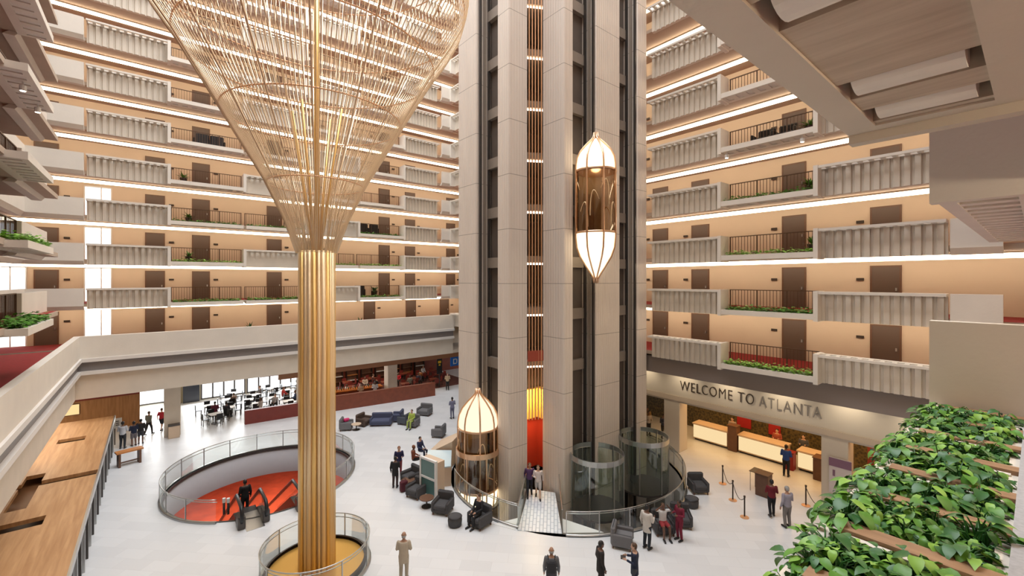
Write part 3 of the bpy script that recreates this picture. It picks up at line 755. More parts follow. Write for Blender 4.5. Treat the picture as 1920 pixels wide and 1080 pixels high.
# glass balustrade ring around the pit
def balustrade(name, label, c, R, a0, a1, n, h=1.05, gm=None, railm=None, base=0.0):
    o = thing(name, label, 'balustrade', (c[0], c[1], base))
    for i in range(n):
        b0 = a0+(a1-a0)*i/n; b1 = a0+(a1-a0)*(i+1)/n
        MB().lathe([(R, .02), (R, h)], 6, (0, 0), b0+.004, b1-.004).build('glass_panel', gm or GLASS, o, smooth=True)
        MB().box(-.02, -.02, 0, .02, .02, h).xf(Matrix.Translation((R*math.cos(b0), R*math.sin(b0), 0)) @ Matrix.Rotation(b0, 4, 'Z')).build('post', railm or STEEL, o)
    m = max(12, n*5)
    pts = [(R*math.cos(a0+(a1-a0)*j/m), R*math.sin(a0+(a1-a0)*j/m), h+.02) for j in range(m+1)]
    MB().tube(pts, .022, 6).build('handrail', railm or STEEL, o, smooth=True)
    MB().tube([(p[0]*.985, p[1]*.985, h-.12) for p in pts], .018, 5).build('lower_rail', railm or STEEL, o, smooth=True)
    MB().lathe([(R-.05, 0), (R+.06, 0), (R+.06, .09), (R-.05, .09)], m, (0, 0), a0, a1).build('base_channel', railm or STEEL, o, smooth=True)
    return o
balustrade('glass_balustrade', 'curved glass balustrade around the elevator pit, right of the footbridge', PIT_C, PIT_R+.12, math.radians(-136), math.radians(40), 14)
balustrade('glass_balustrade', 'curved glass balustrade around the elevator pit, left of the footbridge', PIT_C, PIT_R+.12, math.radians(-200), math.radians(-155), 5)
balustrade('glass_balustrade', 'large round glass balustrade around the red escalator well', HOLE_C, HOLE_R+.12, math.radians(-62), math.radians(235), 16)
# stone-edged seats and screens at the left of the pit
def radial(c, R, deg): return (c[0]+R*math.cos(math.radians(deg)), c[1]+R*math.sin(math.radians(deg)))
ps = thing('stone_planter', 'tan stone planter box with pale blue glass top left of the cab', 'planter', (12.6, 21.2, 0))
pl = [radial(PIT_C, 8.0, 157), radial(PIT_C, 8.0, 138), radial(PIT_C, 6.6, 138), radial(PIT_C, 6.6, 157)]
MB().prism(pl, 0.0, 1.0).build('stone_body', TANM, ps, world=True)
MB().prism(pl, 1.0, 1.06).build('glass_top', mat('aqua_top', (.55, .70, .76), .15, spec=.8), ps, world=True)
sl = thing('stone_ramp', 'sloped tan stone panel behind the pale blue planter top', 'panel', (13.5, 22.2, 0))
a, b, c_, d_ = radial(PIT_C, 8.2, 136.5), radial(PIT_C, 8.2, 119), radial(PIT_C, 6.6, 119), radial(PIT_C, 6.6, 136.5)
MB().loft([[(*a, .02), (*b, .02), (*c_, .02), (*d_, .02)], [(*a, .7), (*b, .7), (*c_, 1.5), (*d_, 1.5)]]).build('slope', TANM, sl, world=True)

# ------------------------------------------------------------------ golden funnel sculpture
GC = PD(594, 16.6)
gs = thing('golden_funnel_sculpture', 'tall golden fluted shaft flaring overhead into a funnel of rods', 'sculpture', (GC[0], GC[1], 0))
NT = 22; rr = random.Random(11)
for i in range(NT):
    a = 2*PI*i/NT; r = (.088, .07, .10)[i % 3]; R = .565+(0.02 if i % 3 == 0 else 0)
    MB().tube([(R*math.cos(a), R*math.sin(a), .02), (R*math.cos(a), R*math.sin(a), H+1.1)], r, 10).build('shaft_tube', (GOLD, GOLDL, GOLDL)[i % 3], gs, smooth=True)
MB().lathe([(.55, .0), (.55, H+1.1)], 26).build('shaft_core', GOLD, gs, smooth=True)
PROF = [(1.02, .73), (2.2, 1.12), (3.7, 1.80), (5.2, 2.66), (6.6, 3.45), (8.2, 4.38), (9.2, 5.05), (10.0, 5.5), (10.9, 5.75), (12.0, 5.80), (13.5, 5.6)]
def prof_r(z):
    for (z0, r0), (z1, r1) in zip(PROF, PROF[1:]):
        if z <= z1: return r0+(r1-r0)*(z-z0)/(z1-z0)
    return PROF[-1][1]
NR = 172; mass = MB(); RTAP = [.007, .008, .011, .014, .016, .017, .018, .018, .018, .018, .018]
for i in range(NR):
    a = 2*PI*(i+.5)/NR; pts = [(r*math.cos(a), r*math.sin(a), H+z) for z, r in PROF]
    if i % 2 == 0: MB().tube(pts, [q*(2.0 if i % 12 == 0 else 1.0) for q in RTAP], 6).build('rod', GOLDR, gs, smooth=True)
    else: mass.tube(pts, [q*.9 for q in RTAP], 4)
# inner rods, straight from the shaft
for i in range(44):
    a = 2*PI*(i+.25)/44; R1 = 5.2*math.sqrt(((i*17) % 44+6)/50)
    mass.tube([(.42*math.cos(a), .42*math.sin(a), H+.6), (R1*.25*math.cos(a), R1*.25*math.sin(a), H+3.4), (R1*.62*math.cos(a), R1*.62*math.sin(a), H+8.0), (R1*.85*math.cos(a), R1*.85*math.sin(a), H+13)], .012, 4)
q = mass.build('rod_mass', GOLDR, gs, smooth=True); q['kind'] = 'stuff'
for z in (3.6, 6.1, 8.3, 10.6, 13.5):
    R = prof_r(z)-.05
    MB().tube([(R*math.cos(2*PI*j/48), R*math.sin(2*PI*j/48), H+z) for j in range(48)], .026, 5, closed=True).build('hoop', BRONZE, gs, smooth=True)
MB().tube([(0, 0, H+.5), (0, 0, H+14)], .10, 10).build('centre_pole', GOLD, gs, smooth=True)
for i in range(4):
    a = PI/4+i*PI/2
    MB().tube([(.12*math.cos(a), .12*math.sin(a), H+1.0), (.5*math.cos(a), .5*math.sin(a), H+3.4), (1.0*math.cos(a), 1.0*math.sin(a), H+6.5)], .05, 6).build('inner_strut', GOLD, gs, smooth=True)
bd_ = MB().disc((0, 0), 1.72, .0, .10, 48).build('base_disc', GOLDD, gs)
MB().lathe([(1.72, 0), (1.80, 0), (1.80, .22), (1.72, .22)], 48).build('base_rim', DARKB, bd_, smooth=True)
balustrade('glass_balustrade', 'small round glass balustrade around the foot of the golden shaft', GC, 1.92, 0, 2*PI, 9)

# ------------------------------------------------------------------ people
REM = []
SKIN = {'l': mat('skin_light', (0.62, 0.38, 0.27), .55), 'd': mat('skin_dark', (0.16, 0.075, 0.045), .5), 'm': mat('skin_mid', (0.40, 0.22, 0.14), .55)}
HAIRM = {'k': mat('hair_black', (0.012, 0.010, 0.009), .5), 'b': mat('hair_brown', (0.09, 0.045, 0.022), .6), 'g': mat('hair_grey', (0.36, 0.34, 0.32), .7), 'r': mat('hair_auburn', (0.22, 0.075, 0.03), .6)}
CLO = {}
def cloth(c):
    k = tuple(c)
    if k not in CLO: CLO[k] = mat('cloth_%02d' % len(CLO), c, .85, noise=.12, nscale=8)
    return CLO[k]
def rem(o, vox):
    m = o.modifiers.new('remesh', 'REMESH'); m.mode = 'VOXEL'; m.voxel_size = vox; m.use_smooth_shade = True
    REM.append(o); return o
def person(xy, heading, label, h=1.72, top=(.1, .1, .1), bot=(.03, .03, .035), skin='l', hair='k', long_hair=False, bald=False, jacket=False, dress=False, shorts=False,
           sit=False, arms='down', walk=0.0, z=0.0, near=False, sleeve=1.0, group=None, seat=.47, lean=0.0):
    S = h/1.75
    P = {}
    def J(n, x, y, zz): P[n] = Vector((x, y, zz))*S
    if sit:
        pz = (seat+.10)/S
        J('pel', 0, 0, pz); J('spine', 0, -.03, pz+.22); J('chest', 0, -.04+lean, pz+.43); J('neck', 0, -.03+lean, pz+.57); J('head', 0, .0+lean, pz+.71)
        for s, nm in ((-1, 'L'), (1, 'R')):
            J('hip'+nm, s*.09, .02, pz-.02); J('knee'+nm, s*.13, .44, pz-.0); J('ank'+nm, s*.13, .48, .09); J('toe'+nm, s*.14, .64, .045)
    else:
        pz = .95
        J('pel', 0, 0, pz); J('spine', 0, -.0, 1.16); J('chest', 0, -.01+lean, 1.36); J('neck', 0, 0+lean, 1.50); J('head', 0, .03+lean, 1.64)
        for s, nm in ((-1, 'L'), (1, 'R')):
            st = walk*s
            J('hip'+nm, s*.09, 0, pz-.03); J('knee'+nm, s*.10, .03+st*.16, .50); J('ank'+nm, s*.105, -.02+st*.28-(.06 if st < 0 else 0), .09+(.05 if st < 0 else 0)); J('toe'+nm, s*.12, .14+st*.28-(.03 if st < 0 else 0), .04)
    cz = P['chest'].z/S; cy = P['chest'].y/S
    for s, nm in ((-1, 'L'), (1, 'R')):
        J('sh'+nm, s*.19, cy, cz+.06)
        a = arms if isinstance(arms, str) else arms[0 if s < 0 else 1]
        if a == 'down': J('el'+nm, s*.25, cy-.03-walk*s*.10, cz-.22); J('wr'+nm, s*.255, cy+.06-walk*s*.16, cz-.46); d = (0, .25, -1)
        elif a == 'front': J('el'+nm, s*.25, cy+.02, cz-.21); J('wr'+nm, s*.15, cy+.27, cz-.15); d = (-s*.3, 1, .1)
        elif a == 'lap': J('el'+nm, s*.25, cy+.06, cz-.20); J('wr'+nm, s*.12, cy+.32, cz-.30); d = (-s*.3, 1, -.1)
        elif a == 'up': J('el'+nm, s*.34, cy+.14, cz+.14); J('wr'+nm, s*.16, cy+.22, cz+.34); d = (-s*.5, .2, .8)
        elif a == 'hip': J('el'+nm, s*.36, cy-.06, cz-.17); J('wr'+nm, s*.22, cy+.06, cz-.32); d = (-s*.7, .4, -.3)
        P['hd'+nm] = Vector(d).normalized()
    def v(n): return P[n]
    B = MB()
    # trunk, neck, head, limbs
    pel, sp, ch, nk, hd = v('pel'), v('spine'), v('chest'), v('neck'), v('head')
    trunk = [(pel.x, pel.y, pel.z-.10*S, .10*S, .085*S), (pel.x, pel.y, pel.z-.02*S, .165*S, .115*S), (sp.x, sp.y, sp.z-.06*S, .15*S, .105*S), (sp.x, sp.y, sp.z+.06*S, .15*S, .11*S), (ch.x, ch.y, ch.z, .175*S, .12*S), (ch.x, ch.y, ch.z+.07*S, .17*S, .10*S), (nk.x, nk.y, nk.z-.03*S, .09*S, .075*S), (nk.x, nk.y, nk.z, .055*S, .055*S)]
    B.ell(trunk, 14)
    B.tube([nk-Vector((0, 0, .05*S)), hd-Vector((0, .01, .04))*S], .053*S, 10)
    hr = [(-.118, .040, .045, .02), (-.095, .058, .068, .015), (-.05, .070, .085, .008), (0, .076, .094, 0), (.05, .074, .094, -.004), (.09, .058, .076, -.006), (.113, .028, .038, -.006)]
    B.ell([(hd.x, hd.y+yy*S, hd.z+zz*S, rx*S, ry*S) for zz, rx, ry, yy in hr], 14)
    B.loft([[hd+Vector((sx*w, y, zz))*S for sx in (-1, 1)]+[hd+Vector((0, y+ny, zz))*S] for zz, w, y, ny in ((.02, .006, .085, .012), (-.03, .016, .082, .034), (-.04, .010, .08, .012))])
    for s in (-1, 1):
        B.caps([hd+Vector((s*.077, .0, -.03))*S, hd+Vector((s*.082, -.01, .02))*S], [.014*S, .018*S], 6)
    B2 = MB(); T = MB(); K = MB()
    for nm in 'LR':
        s = -1 if nm == 'L' else 1
        B.caps([v('sh'+nm), v('el'+nm), v('wr'+nm)], [.052*S, .041*S, .028*S], 8)
        B.caps([v('hip'+nm), v('hip'+nm).lerp(v('knee'+nm), .5), v('knee'+nm), v('knee'+nm).lerp(v('ank'+nm), .35), v('ank'+nm)], [.088*S, .075*S, .055*S, .055*S, .036*S], 10)
        B.caps([v('ank'+nm)-Vector((0, .03, .03))*S, v('toe'+nm)], [.042*S, .034*S], 8)
        d = P['hd'+nm]; wv = v('wr'+nm); side = d.cross(Vector((1, 0, 0)) if abs(d.x) < .5 else Vector((0, 0, 1))).normalized()
        pc = wv+d*.055*S
        B.caps([wv, pc-d*.01*S, pc+d*.03*S], [.026*S, .030*S, .030*S], 8)
        for q in range(4):
            o0 = pc+d*.035*S+side*(q-1.5)*.019*S; ln = (.062, .075, .070, .055)[q]*S; cu = d.cross(side)*(.012*S)
            B.caps([o0, o0+d*ln*.55+cu*.4, o0+d*ln+cu], [.0095*S, .009*S, .0085*S], 6)
        B.caps([wv+d*.035*S-side*.03*S, wv+d*.065*S-side*.05*S, wv+d*.095*S-side*.052*S], [.012*S, .0105*S, .009*S], 6)
        e = v('sh'+nm).lerp(v('el'+nm), .75) if sleeve < .6 else v('el'+nm)
        if sleeve < .6: T.caps([v('sh'+nm), e], [.068*S, .060*S], 8)
        else: T.caps([v('sh'+nm), v('el'+nm), v('wr'+nm)+(v('el'+nm)-v('wr'+nm))*.06], [.068*S, .056*S, .044*S], 8)
        if not dress:
            kn = v('knee'+nm)
            if shorts: K.caps([v('hip'+nm), v('hip'+nm).lerp(kn, .8)], [.108*S, .088*S], 10)
            else: K.caps([v('hip'+nm), v('hip'+nm).lerp(kn, .5), kn, kn.lerp(v('ank'+nm), .9)], [.104*S, .090*S, .072*S, .058*S], 10)
    hem = .06 if not jacket else -.16
    tt = []
    for (x, y, zz, rx, ry) in trunk[1:7]: tt.append((x, y, zz, rx+.018*S, ry+.018*S))
    tt[-1] = (nk.x, nk.y, nk.z-.035*S, .075*S, .068*S)
    if sit: jz = [(pel.x, pel.y, pel.z-.05*S, .175*S, .135*S)]
    else: jz = [(pel.x, pel.y, pel.z+(hem-.10)*S, (.185 if jacket else .18)*S, (.14 if jacket else .135)*S)]
    T.ell(jz+tt[1:] if not jacket or sit else jz+tt, 14)
    K.ell([(pel.x, pel.y, pel.z-.10*S, .15*S, .11*S), (pel.x, pel.y, pel.z, .178*S, .130*S), (pel.x, pel.y, pel.z+.09*S, .162*S, .120*S)], 14)
    body = B.build('person', SKIN[skin]); body.location = (*xy, z); body.rotation_euler = (0, 0, math.radians(heading-90))
    rem(body, .0115 if near else .016)
    tag(body, label, 'person', group)
    def part(nm, mb, m, vx=None, smooth=True):
        o = mb.build(nm, m, body, smooth=smooth)
        if vx: rem(o, vx)
        return o
    part('jacket' if jacket else 'shirt', T, cloth(top), .02)
    if dress:
        D = MB(); kz = .42*S if not sit else pel.z-.1
        D.ell([(0, pel.y, kz, .24*S, .20*S), (0, pel.y, pel.z-.05*S, .20*S, .16*S), (sp.x, sp.y, sp.z-.04*S, .165*S, .125*S), (sp.x, sp.y, sp.z+.05*S, .165*S, .122*S)], 16); part('skirt', D, cloth(bot))
    else: part('trousers' if not shorts else 'shorts', K, cloth(bot), .02)
    for nm in 'LR':
        F = MB().caps([v('ank'+nm)-Vector((0, .035, .035))*S, v('toe'+nm)+Vector((0, .01, 0))], [.050*S, .042*S], 8)
        F.v = [(x, y, max(zz, .002)) for x, y, zz in F.v]; part('shoe', F, BLACK)
    if not bald or hair == 'g':
        Hh = MB(); lim = -.02 if not bald else .02
        rows = [(zz, rx*1.10, ry*1.08, yy-.016) for zz, rx, ry, yy in ((-.06, .058, .05, -.035), (-.02, .073, .072, -.022), (.03, .080, .094, -.004), (.07, .074, .090, -.002), (.105, .055, .070, -.004), (.128, .022, .03, -.004))]
        if bald: rows = [(-.06, .066, .052, -.045), (-.02, .080, .074, -.036), (.02, .079, .070, -.042)]
        Hh.ell([(hd.x, hd.y+yy*S, hd.z+zz*S, rx*S, ry*S) for zz, rx, ry, yy in rows], 12)
        if long_hair: Hh.ell([(hd.x, hd.y-.075*S, hd.z-.30*S, .07*S, .03*S), (hd.x, hd.y-.075*S, hd.z-.18*S, .095*S, .045*S), (hd.x, hd.y-.06*S, hd.z-.04*S, .088*S, .06*S), (hd.x, hd.y-.03*S, hd.z+.05*S, .08*S, .07*S)], 12)
        part('hair', Hh, HAIRM[hair])
    if near:
        for s in (-1, 1):
            part('eye', MB().caps([hd+Vector((s*.03-.002, .083, .015))*S, hd+Vector((s*.03+.002, .083, .015))*S], [.010*S]*2, 6), BLACK)
        part('mouth', MB().caps([hd+Vector((-.018, .083, -.066))*S, hd+Vector((.018, .083, -.066))*S], [.006*S]*2, 6), MAROON)
    return body
AW, RT, LF, TOW = 50.5, -39.5, 140.5, 230.5
navy, dk, beige = (.012, .018, .045), (.022, .020, .020), (.50, .42, .32)
person(PF(757, 1089), AW+4, 'man in a beige suit seen from behind, standing alone on the white floor', 1.76, beige, (.46, .39, .30), 'm', 'g', bald=True, jacket=True, arms='front', near=True)
bp = PF(1034, 1122)
person(bp, AW-4, 'bald man in a grey shirt with a dark backpack, bottom edge', 1.74, (.16, .16, .17), (.05, .05, .06), 'm', 'g', bald=True, near=True)
bk = thing('backpack', 'dark backpack on the back of the bald man at the bottom edge', 'backpack', (bp[0], bp[1], 0), math.radians(AW-4-90))
MB().rbox(-.16, -.32, 1.02, .16, -.14, 1.46, .05).build('pack_body', cloth((.03, .03, .035)), bk)
for s in (-1, 1): MB().tube([(s*.11, -.16, 1.44), (s*.12, -.04, 1.51), (s*.13, .10, 1.44), (s*.13, .125, 1.30), (s*.14, .0, 1.10), (s*.13, -.15, 1.08)], .018, 5).build('strap', BLACK, bk)
person(PF(1126, 1108), RT+12, 'man in a dark brown suit at the bottom edge facing the man in navy', 1.76, (.020, .015, .013), (.018, .015, .014), 'd', 'k', jacket=True, near=True)
nv = PF(1190, 1112)
person(nv, LF-14, 'man in a navy jacket over a light blue shirt holding a small dark tablet', 1.74, navy, (.05, .055, .07), 'l', 'b', jacket=True, arms=('front', 'front'), near=True)
o = thing('shirt_tablet', 'small dark tablet held by the man in the navy jacket', 'tablet', (nv[0], nv[1], 0), math.radians(LF-14-90)); o.name = 'tablet'
MB().box(-.11, .30, 1.19, .11, .48, 1.205).build('case', BLACK, o); MB().box(-.095, .315, 1.205, .095, .465, 1.209).build('screen', DSTEEL, o)
person(PF(1213, 1029), RT+40, 'man in a loose white shirt and dark trousers standing by the armchairs', 1.80, (.62, .57, .52), (.02, .025, .035), 'd', 'k', jacket=True, arms=('down', 'front'), near=True)
person(PF(1274, 1013), LF+25, 'woman in a maroon dress with long dark hair near the armchairs', 1.68, (.19, .012, .035), (.19, .012, .035), 'd', 'k', long_hair=True, arms='front', near=True)
person(PF(1243, 1003), TOW+2, 'woman in a white top sitting in an armchair with both arms raised', 1.68, (.72, .70, .68), (.30, .03, .035), 'd', 'b', sit=True, shorts=True, arms='up', sleeve=.5, near=True)
person(PF(993, 930), TOW, 'person in a purple top walking out along the white bridge', 1.68, (.10, .045, .13), (.02, .02, .03), 'm', 'b', walk=.8, arms=('front', 'down'), near=True)
person(PF(1009, 934), TOW-4, 'person in a white top walking out along the white bridge', 1.66, (.70, .62, .60), (.55, .50, .48), 'l', 'b', walk=-.8, shorts=True, arms=('down', 'front'), near=True)
person(PF(1447, 968), AW-12, 'person in a maroon jacket and black trousers at the check-in line', 1.70, (.16, .012, .02), (.014, .013, .016), 'd', 'k', arms=('front', 'front'), walk=.3, near=True)
person(PF(1476, 989), AW+8, 'tall person in a grey patterned shirt and grey trousers at the check-in line', 1.82, (.34, .32, .38), (.20, .18, .17), 'm', 'g', arms=('down', 'front'), near=True)
person(PF(1474, 893), 5, 'person in a bright blue shirt standing at the reception desk', 1.76, (.02, .07, .32), (.012, .013, .02), 'd', 'k', arms='front', near=True)
person(PF(230, 841), AW+20, 'man in a white shirt and dark trousers by the wooden kiosk', 1.76, (.62, .62, .66), (.03, .032, .04), 'd', 'k', arms='front')
person(PF(251, 836), AW+60, 'person in a navy top beside the man in the white shirt', 1.62, navy, (.16, .14, .15), 'd', 'k', shorts=True, arms='front')
person(PF(264, 832), AW+30, 'person in black with bare legs near the bright entrance', 1.66, dk, (.05, .05, .06), 'd', 'k', shorts=True)
person(PF(279, 815), AW, 'person in a grey-green shirt walking toward the bright entrance', 1.66, (.20, .20, .17), dk, 'm', 'b', walk=.7)
person(PF(303, 807), AW+5, 'person in a red shirt and dark shorts at the bright entrance', 1.62, (.42, .02, .035), (.03, .03, .04), 'l', 'b', walk=-.6, shorts=True, sleeve=.5)
person(PF(848, 785), AW+30, 'person in blue-grey clothes beside the left edge of the elevator tower', 1.70, (.22, .22, .32), (.16, .16, .24), 'd', 'k', arms='front')
person(PF(748, 893), TOW+20, 'person in a navy top with red trousers behind the armchair row', 1.68, (.02, .02, .07), (.22, .04, .05), 'l', 'r', arms='front')
person(PF(741, 914), RT+90, 'person in a black coat holding a dark bag beside the left armchairs', 1.64, (.014, .014, .016), (.05, .03, .03), 'd', 'k', jacket=True, arms=('down', 'front'))
person(PF(788, 860), RT-30, 'person in dark blue sitting behind the armchair row', 1.66, (.03, .04, .10), navy, 'l', 'k', sit=True, arms='lap')
person(PF(776, 878), RT+10, 'person in a rust-coloured top sitting behind the armchair row', 1.66, (.20, .05, .02), dk, 'd', 'r', sit=True, arms='lap')
ps_ = PF(890, 1001)
person((ps_[0]+.55, ps_[1]+.50), 190, 'man in black reclining in the armchair in front of the left cab', 1.74, (.018, .018, .022), (.02, .02, .022), 'l', 'b', sit=True, arms='lap', seat=.44, near=True)
person((3.46, 25.0), 92, 'person in black riding down the left escalator', 1.72, (.012, .012, .014), (.012, .012, .014), 'd', 'k', z=-.62)
person(PF(772, 802), 215, 'person in lime green clothes seated among the lounge sofas', 1.66, (.42, .52, .10), (.40, .50, .12), 'l', 'b', sit=True, arms='lap')
person((15.6, 38.7), 250, 'bartender in a white top behind the maroon bar wall', 1.72, (.68, .68, .70), dk, 'd', 'k', arms='front')
person((14.3, 38.75), 230, 'person in a tan top behind the maroon bar wall', 1.70, (.50, .34, .22), dk, 'l', 'b', arms='front')
person((22.6, 37.6), 240, 'person in a beige top by the right end of the bar', 1.70, (.50, .36, .22), dk, 'l', 'b', arms='front')
rr = random.Random(3)
for i, (x, y, c, w_) in enumerate([(3.7, 41.6, (.16, .03, .06), 'plum'), (6.7, 40.6, (.65, .62, .60), 'white'), (7.9, 41.2, (.62, .63, .66), 'pale grey'), (9.0, 43.4, (.45, .04, .04), 'red'), (12.6, 41.5, (.30, .36, .45), 'dusty blue'), (13.7, 40.7, (.68, .66, .62), 'cream'), (18.3, 41.3, (.02, .16, .14), 'teal'), (19.6, 42.4, (.50, .02, .03), 'scarlet'), (21.2, 41.0, (.08, .08, .12), 'charcoal'), (4.4, 40.9, (.05, .05, .07), 'black'), (5.2, 43.7, (.28, .20, .16), 'tan'), (9.5, 41.4, (.03, .05, .12), 'deep blue'), (10.6, 43.0, (.24, .05, .08), 'wine red'), (16.2, 42.7, (.60, .50, .40), 'sand'), (17.3, 43.4, (.10, .04, .03), 'dark brown'), (22.0, 42.2, (.40, .16, .05), 'orange'), (20.0, 40.6, (.30, .33, .28), 'sage'), (23.3, 44.0, (.60, .60, .62), 'silver'), (7.4, 45.2, (.12, .10, .10), 'dark grey')]):
    person((x, y), rr.uniform(0, 360), f'diner in a {w_} top seated at a table in the restaurant', 1.68, c, dk, rr.choice('lmd'), rr.choice('kb'), sit=True, arms='lap')
for i, (x, y, c, w_) in enumerate([(27.3, 16.6, (.03, .04, .08), 'dark blue'), (27.0, 17.6, (.40, .36, .34), 'beige'), (27.8, 18.2, (.30, .20, .08), 'mustard')]):
    person((x, y), rr.uniform(180, 300), f'guest in a {w_} top at the left end of the reception area', 1.70, c, dk, 'd', 'k', arms='front')
for i, (x, y, c, w_) in enumerate([(30.2, 13.2, (.35, .30, .28), 'beige'), (30.0, 10.4, (.40, .10, .06), 'rust'), (30.1, 9.0, (.10, .10, .12), 'black')]):
    person((x, y), 185, f'receptionist in a {w_} top standing behind the glowing desks', 1.70, c, dk, 'l', 'k', arms='front')

# ------------------------------------------------------------------ seating
def armchair(xy, heading, label, w=.86, fab=None, group='lobby armchairs', name='armchair', z=0.0):
    fab = fab or CHAR; o = thing(name, label, 'sofa' if w > 1.2 else 'armchair', (*xy, z), math.radians(heading-90), group); h = w/2
    MB().rbox(-h+.10, -.34, .26, h-.10, .40, .46, .05).build('seat_cushion', fab, o)
    b = MB(); b.rbox(-h+.02, -.46, .14, h-.02, -.28, .86, .06); b.build('backrest', fab, o)
    for s in (-1, 1): MB().rbox(min(s*h, s*(h-.14)), -.44, .12, max(s*h, s*(h-.14)), .40, .62, .05).build('armrest', fab, o)
    fr_ = MB().box(-h+.08, -.38, .12, h-.08, .36, .25).build('seat_frame', fab, o)
    for sx in (-1, 1):
        for sy in (-.36, .32): MB().box(sx*(h-.08)-.025, sy-.025, 0, sx*(h-.08)+.025, sy+.025, .13).build('leg', WOODD, fr_)
    return o
ac = [(830, 960, 215, 'charcoal armchair next to the round ottoman'), (781, 930, 200, 'charcoal armchair in the row, in front of the white-framed screen'), (770, 905, 190, 'charcoal armchair in the row behind the white-framed screen'),
      (890, 995, 185, 'charcoal armchair holding the man in black'), (1168, 1022, 300, 'grey angular armchair at the edge of the curved glass balustrade'), (1243, 998, TOW, 'dark armchair holding the woman with raised arms'),
      (1277, 985, TOW-10, 'dark armchair behind the woman in maroon'), (1309, 922, TOW, 'dark armchair right of the curved balustrade, farther of the pair'), (822, 818, 130, 'tan-grey lounge chair at the far left of the tower')]
for u, v, hd, lb in ac:
    p = PF(u, v)
    if 'holding the man' in lb: p = (ps_[0]+.55, ps_[1]+.42); hd = 190
    armchair(p, hd, lb, fab=GREYF if 'grey' in lb else CHAR)
def ottoman(xy, label):
    o = MB().lathe([(.0, .0), (.24, .0), (.30, .05), (.32, .25), (.30, .42), (.22, .46), (0, .46)], 24).build('ottoman', CHAR, smooth=True)
    o.location = (*xy, 0); tag(o, label, 'ottoman'); MB().lathe([(.305, .40), (.325, .41), (.305, .43)], 24).build('piping', BLACK, o); return o
ottoman(PF(853, 985), 'round charcoal ottoman beside the armchairs'); ottoman(PF(1297, 950), 'round dark ottoman in front of the paired armchairs')
# lounge by the bar wall
for u, v, hd, w_, f, lb in [(650, 805, 330, .95, GREYF, 'grey lounge armchair with a pink cushion'), (683, 797, 300, 1.0, mat('brown_fabric', (.10, .065, .05), .9), 'brown lounge armchair between sofas'), (715, 797, 235, 1.6, BLUEF, 'blue-grey sofa along the bar wall'),
                            (744, 789, 140, .95, BLUEF, 'blue-grey armchair beside the sofa'), (757, 795, 120, .7, mat('slate_fabric', (.09, .10, .12), .9), 'slate armchair beside the person in lime'), (775, 800, 215, .75, GREYF, 'lounge armchair holding the person in lime'), (796, 778, 215, 1.1, GREYF, 'grey lounge armchair at the right end of the bar wall')]:
    armchair(PF(u, v), hd, lb, w_, f, 'lounge seats by the bar')
pc = PF(650, 802); cu = MB().rbox(-.22, -.1, .47, .22, .2, .68, .06).build('cushion', mat('pink_fabric', (.62, .04, .16), .9)); cu.location = (*pc, 0); tag(cu, 'bright pink cushion on the grey lounge armchair', 'cushion')
def small_table(xy, label, r=.35, h=.45, m=None, group='low tables'):
    o = thing('low_table', label, 'table', (*xy, 0), 0, group)
    MB().disc((0, 0), r, h-.04, h, 20).build('table_top', m or WOODD, o); MB().disc((0, 0), .04, .03, h-.04, 8).build('stem', DSTEEL, o); MB().disc((0, 0), r*.7, 0, .03, 20).build('base', DSTEEL, o); return o
small_table(PF(668, 806), 'low tan table between the lounge armchairs', m=TANM); small_table(PF(765, 915), 'low dark table in the armchair row')
small_table(PF(800, 950), 'low table at the foot of the white-framed screen')
bg = MB().rbox(-.2, -.13, .02, .2, .13, .55, .05); o = bg.build('suitcase', mat('maroon_fabric', (.09, .012, .02), .8)); o.location = (*PF(757, 921), 0); tag(o, 'dark maroon bag on the floor at the left armchair row', 'bag'); MB().tube([(-.08, 0, .55), (-.08, 0, .66), (.08, 0, .66), (.08, 0, .55)], .012, 5).build('handle', BLACK, o)
# white framed screen
sx, sy = PF(800, 935)
sc_ = thing('framed_screen', 'white-framed upright screen of two glass panes beside the left cab', 'screen', (sx+.15, sy+.1, 0), math.radians(12))
MB().box(-.06, -.62, .02, .06, -.52, 1.95).box(-.06, .52, .02, .06, .62, 1.95).box(-.06, -.52, .02, .06, .52, .14).box(-.06, -.52, .93, .06, .52, 1.03).box(-.06, -.52, 1.85, .06, .52, 1.95).build('frame', WHITE, sc_)
frm_ = sc_.children[0]
for z0 in (.14, 1.03): MB().box(-.02, -.52, z0, .02, .52, z0+(.79 if z0 < 1 else .82)).build('pane', mat('teal_pane', (.10, .20, .19), .15), frm_)
MB().box(.06, -.6, .02, .55, .6, 1.85).build('body', TANM, sc_)
# ------------------------------------------------------------------ kiosk with oak roof
ks = thing('kiosk', 'long wooden kiosk with a flat oak roof and cut-out slots', 'kiosk', (-3.6, 27, 0))
rf = MB(); plate(rf, [-5.2, -2.0], [13.0, 38.4], [(-4.1, 33.7, -3.0, 34.5), (-5.0, 27.4, -2.05, 28.0), (-4.45, 25.0, -3.85, 27.4), (-4.45, 28.0, -3.85, 29.0), (-5.2, 23.0, -3.15, 23.8)], 1.98, 2.14); rfo = rf.build('roof', ROOFW, ks, world=True)
wl = MB().box(-5.1, 13.2, 1.55, -2.1, 38.2, 1.66); wl.build('inner_ceiling', mat('slot_brown', (.20, .085, .03), .5), ks, world=True)
MB().box(-5.15, 13.1, 0, -2.9, 38.3, 1.55).build('counter_body', WOODD, ks, world=True)
MB().box(-2.03, 13.0, 1.9, -1.97, 38.45, 2.16).build('metal_edge', STEEL, rfo, world=True)
for i in range(24):
    y = 13.4+i*1.05; MB().box(-2.10, y-.05, 0, -2.02, y+.05, 1.98).build('mullion', STEEL if i % 2 else DSTEEL, ks, world=True)
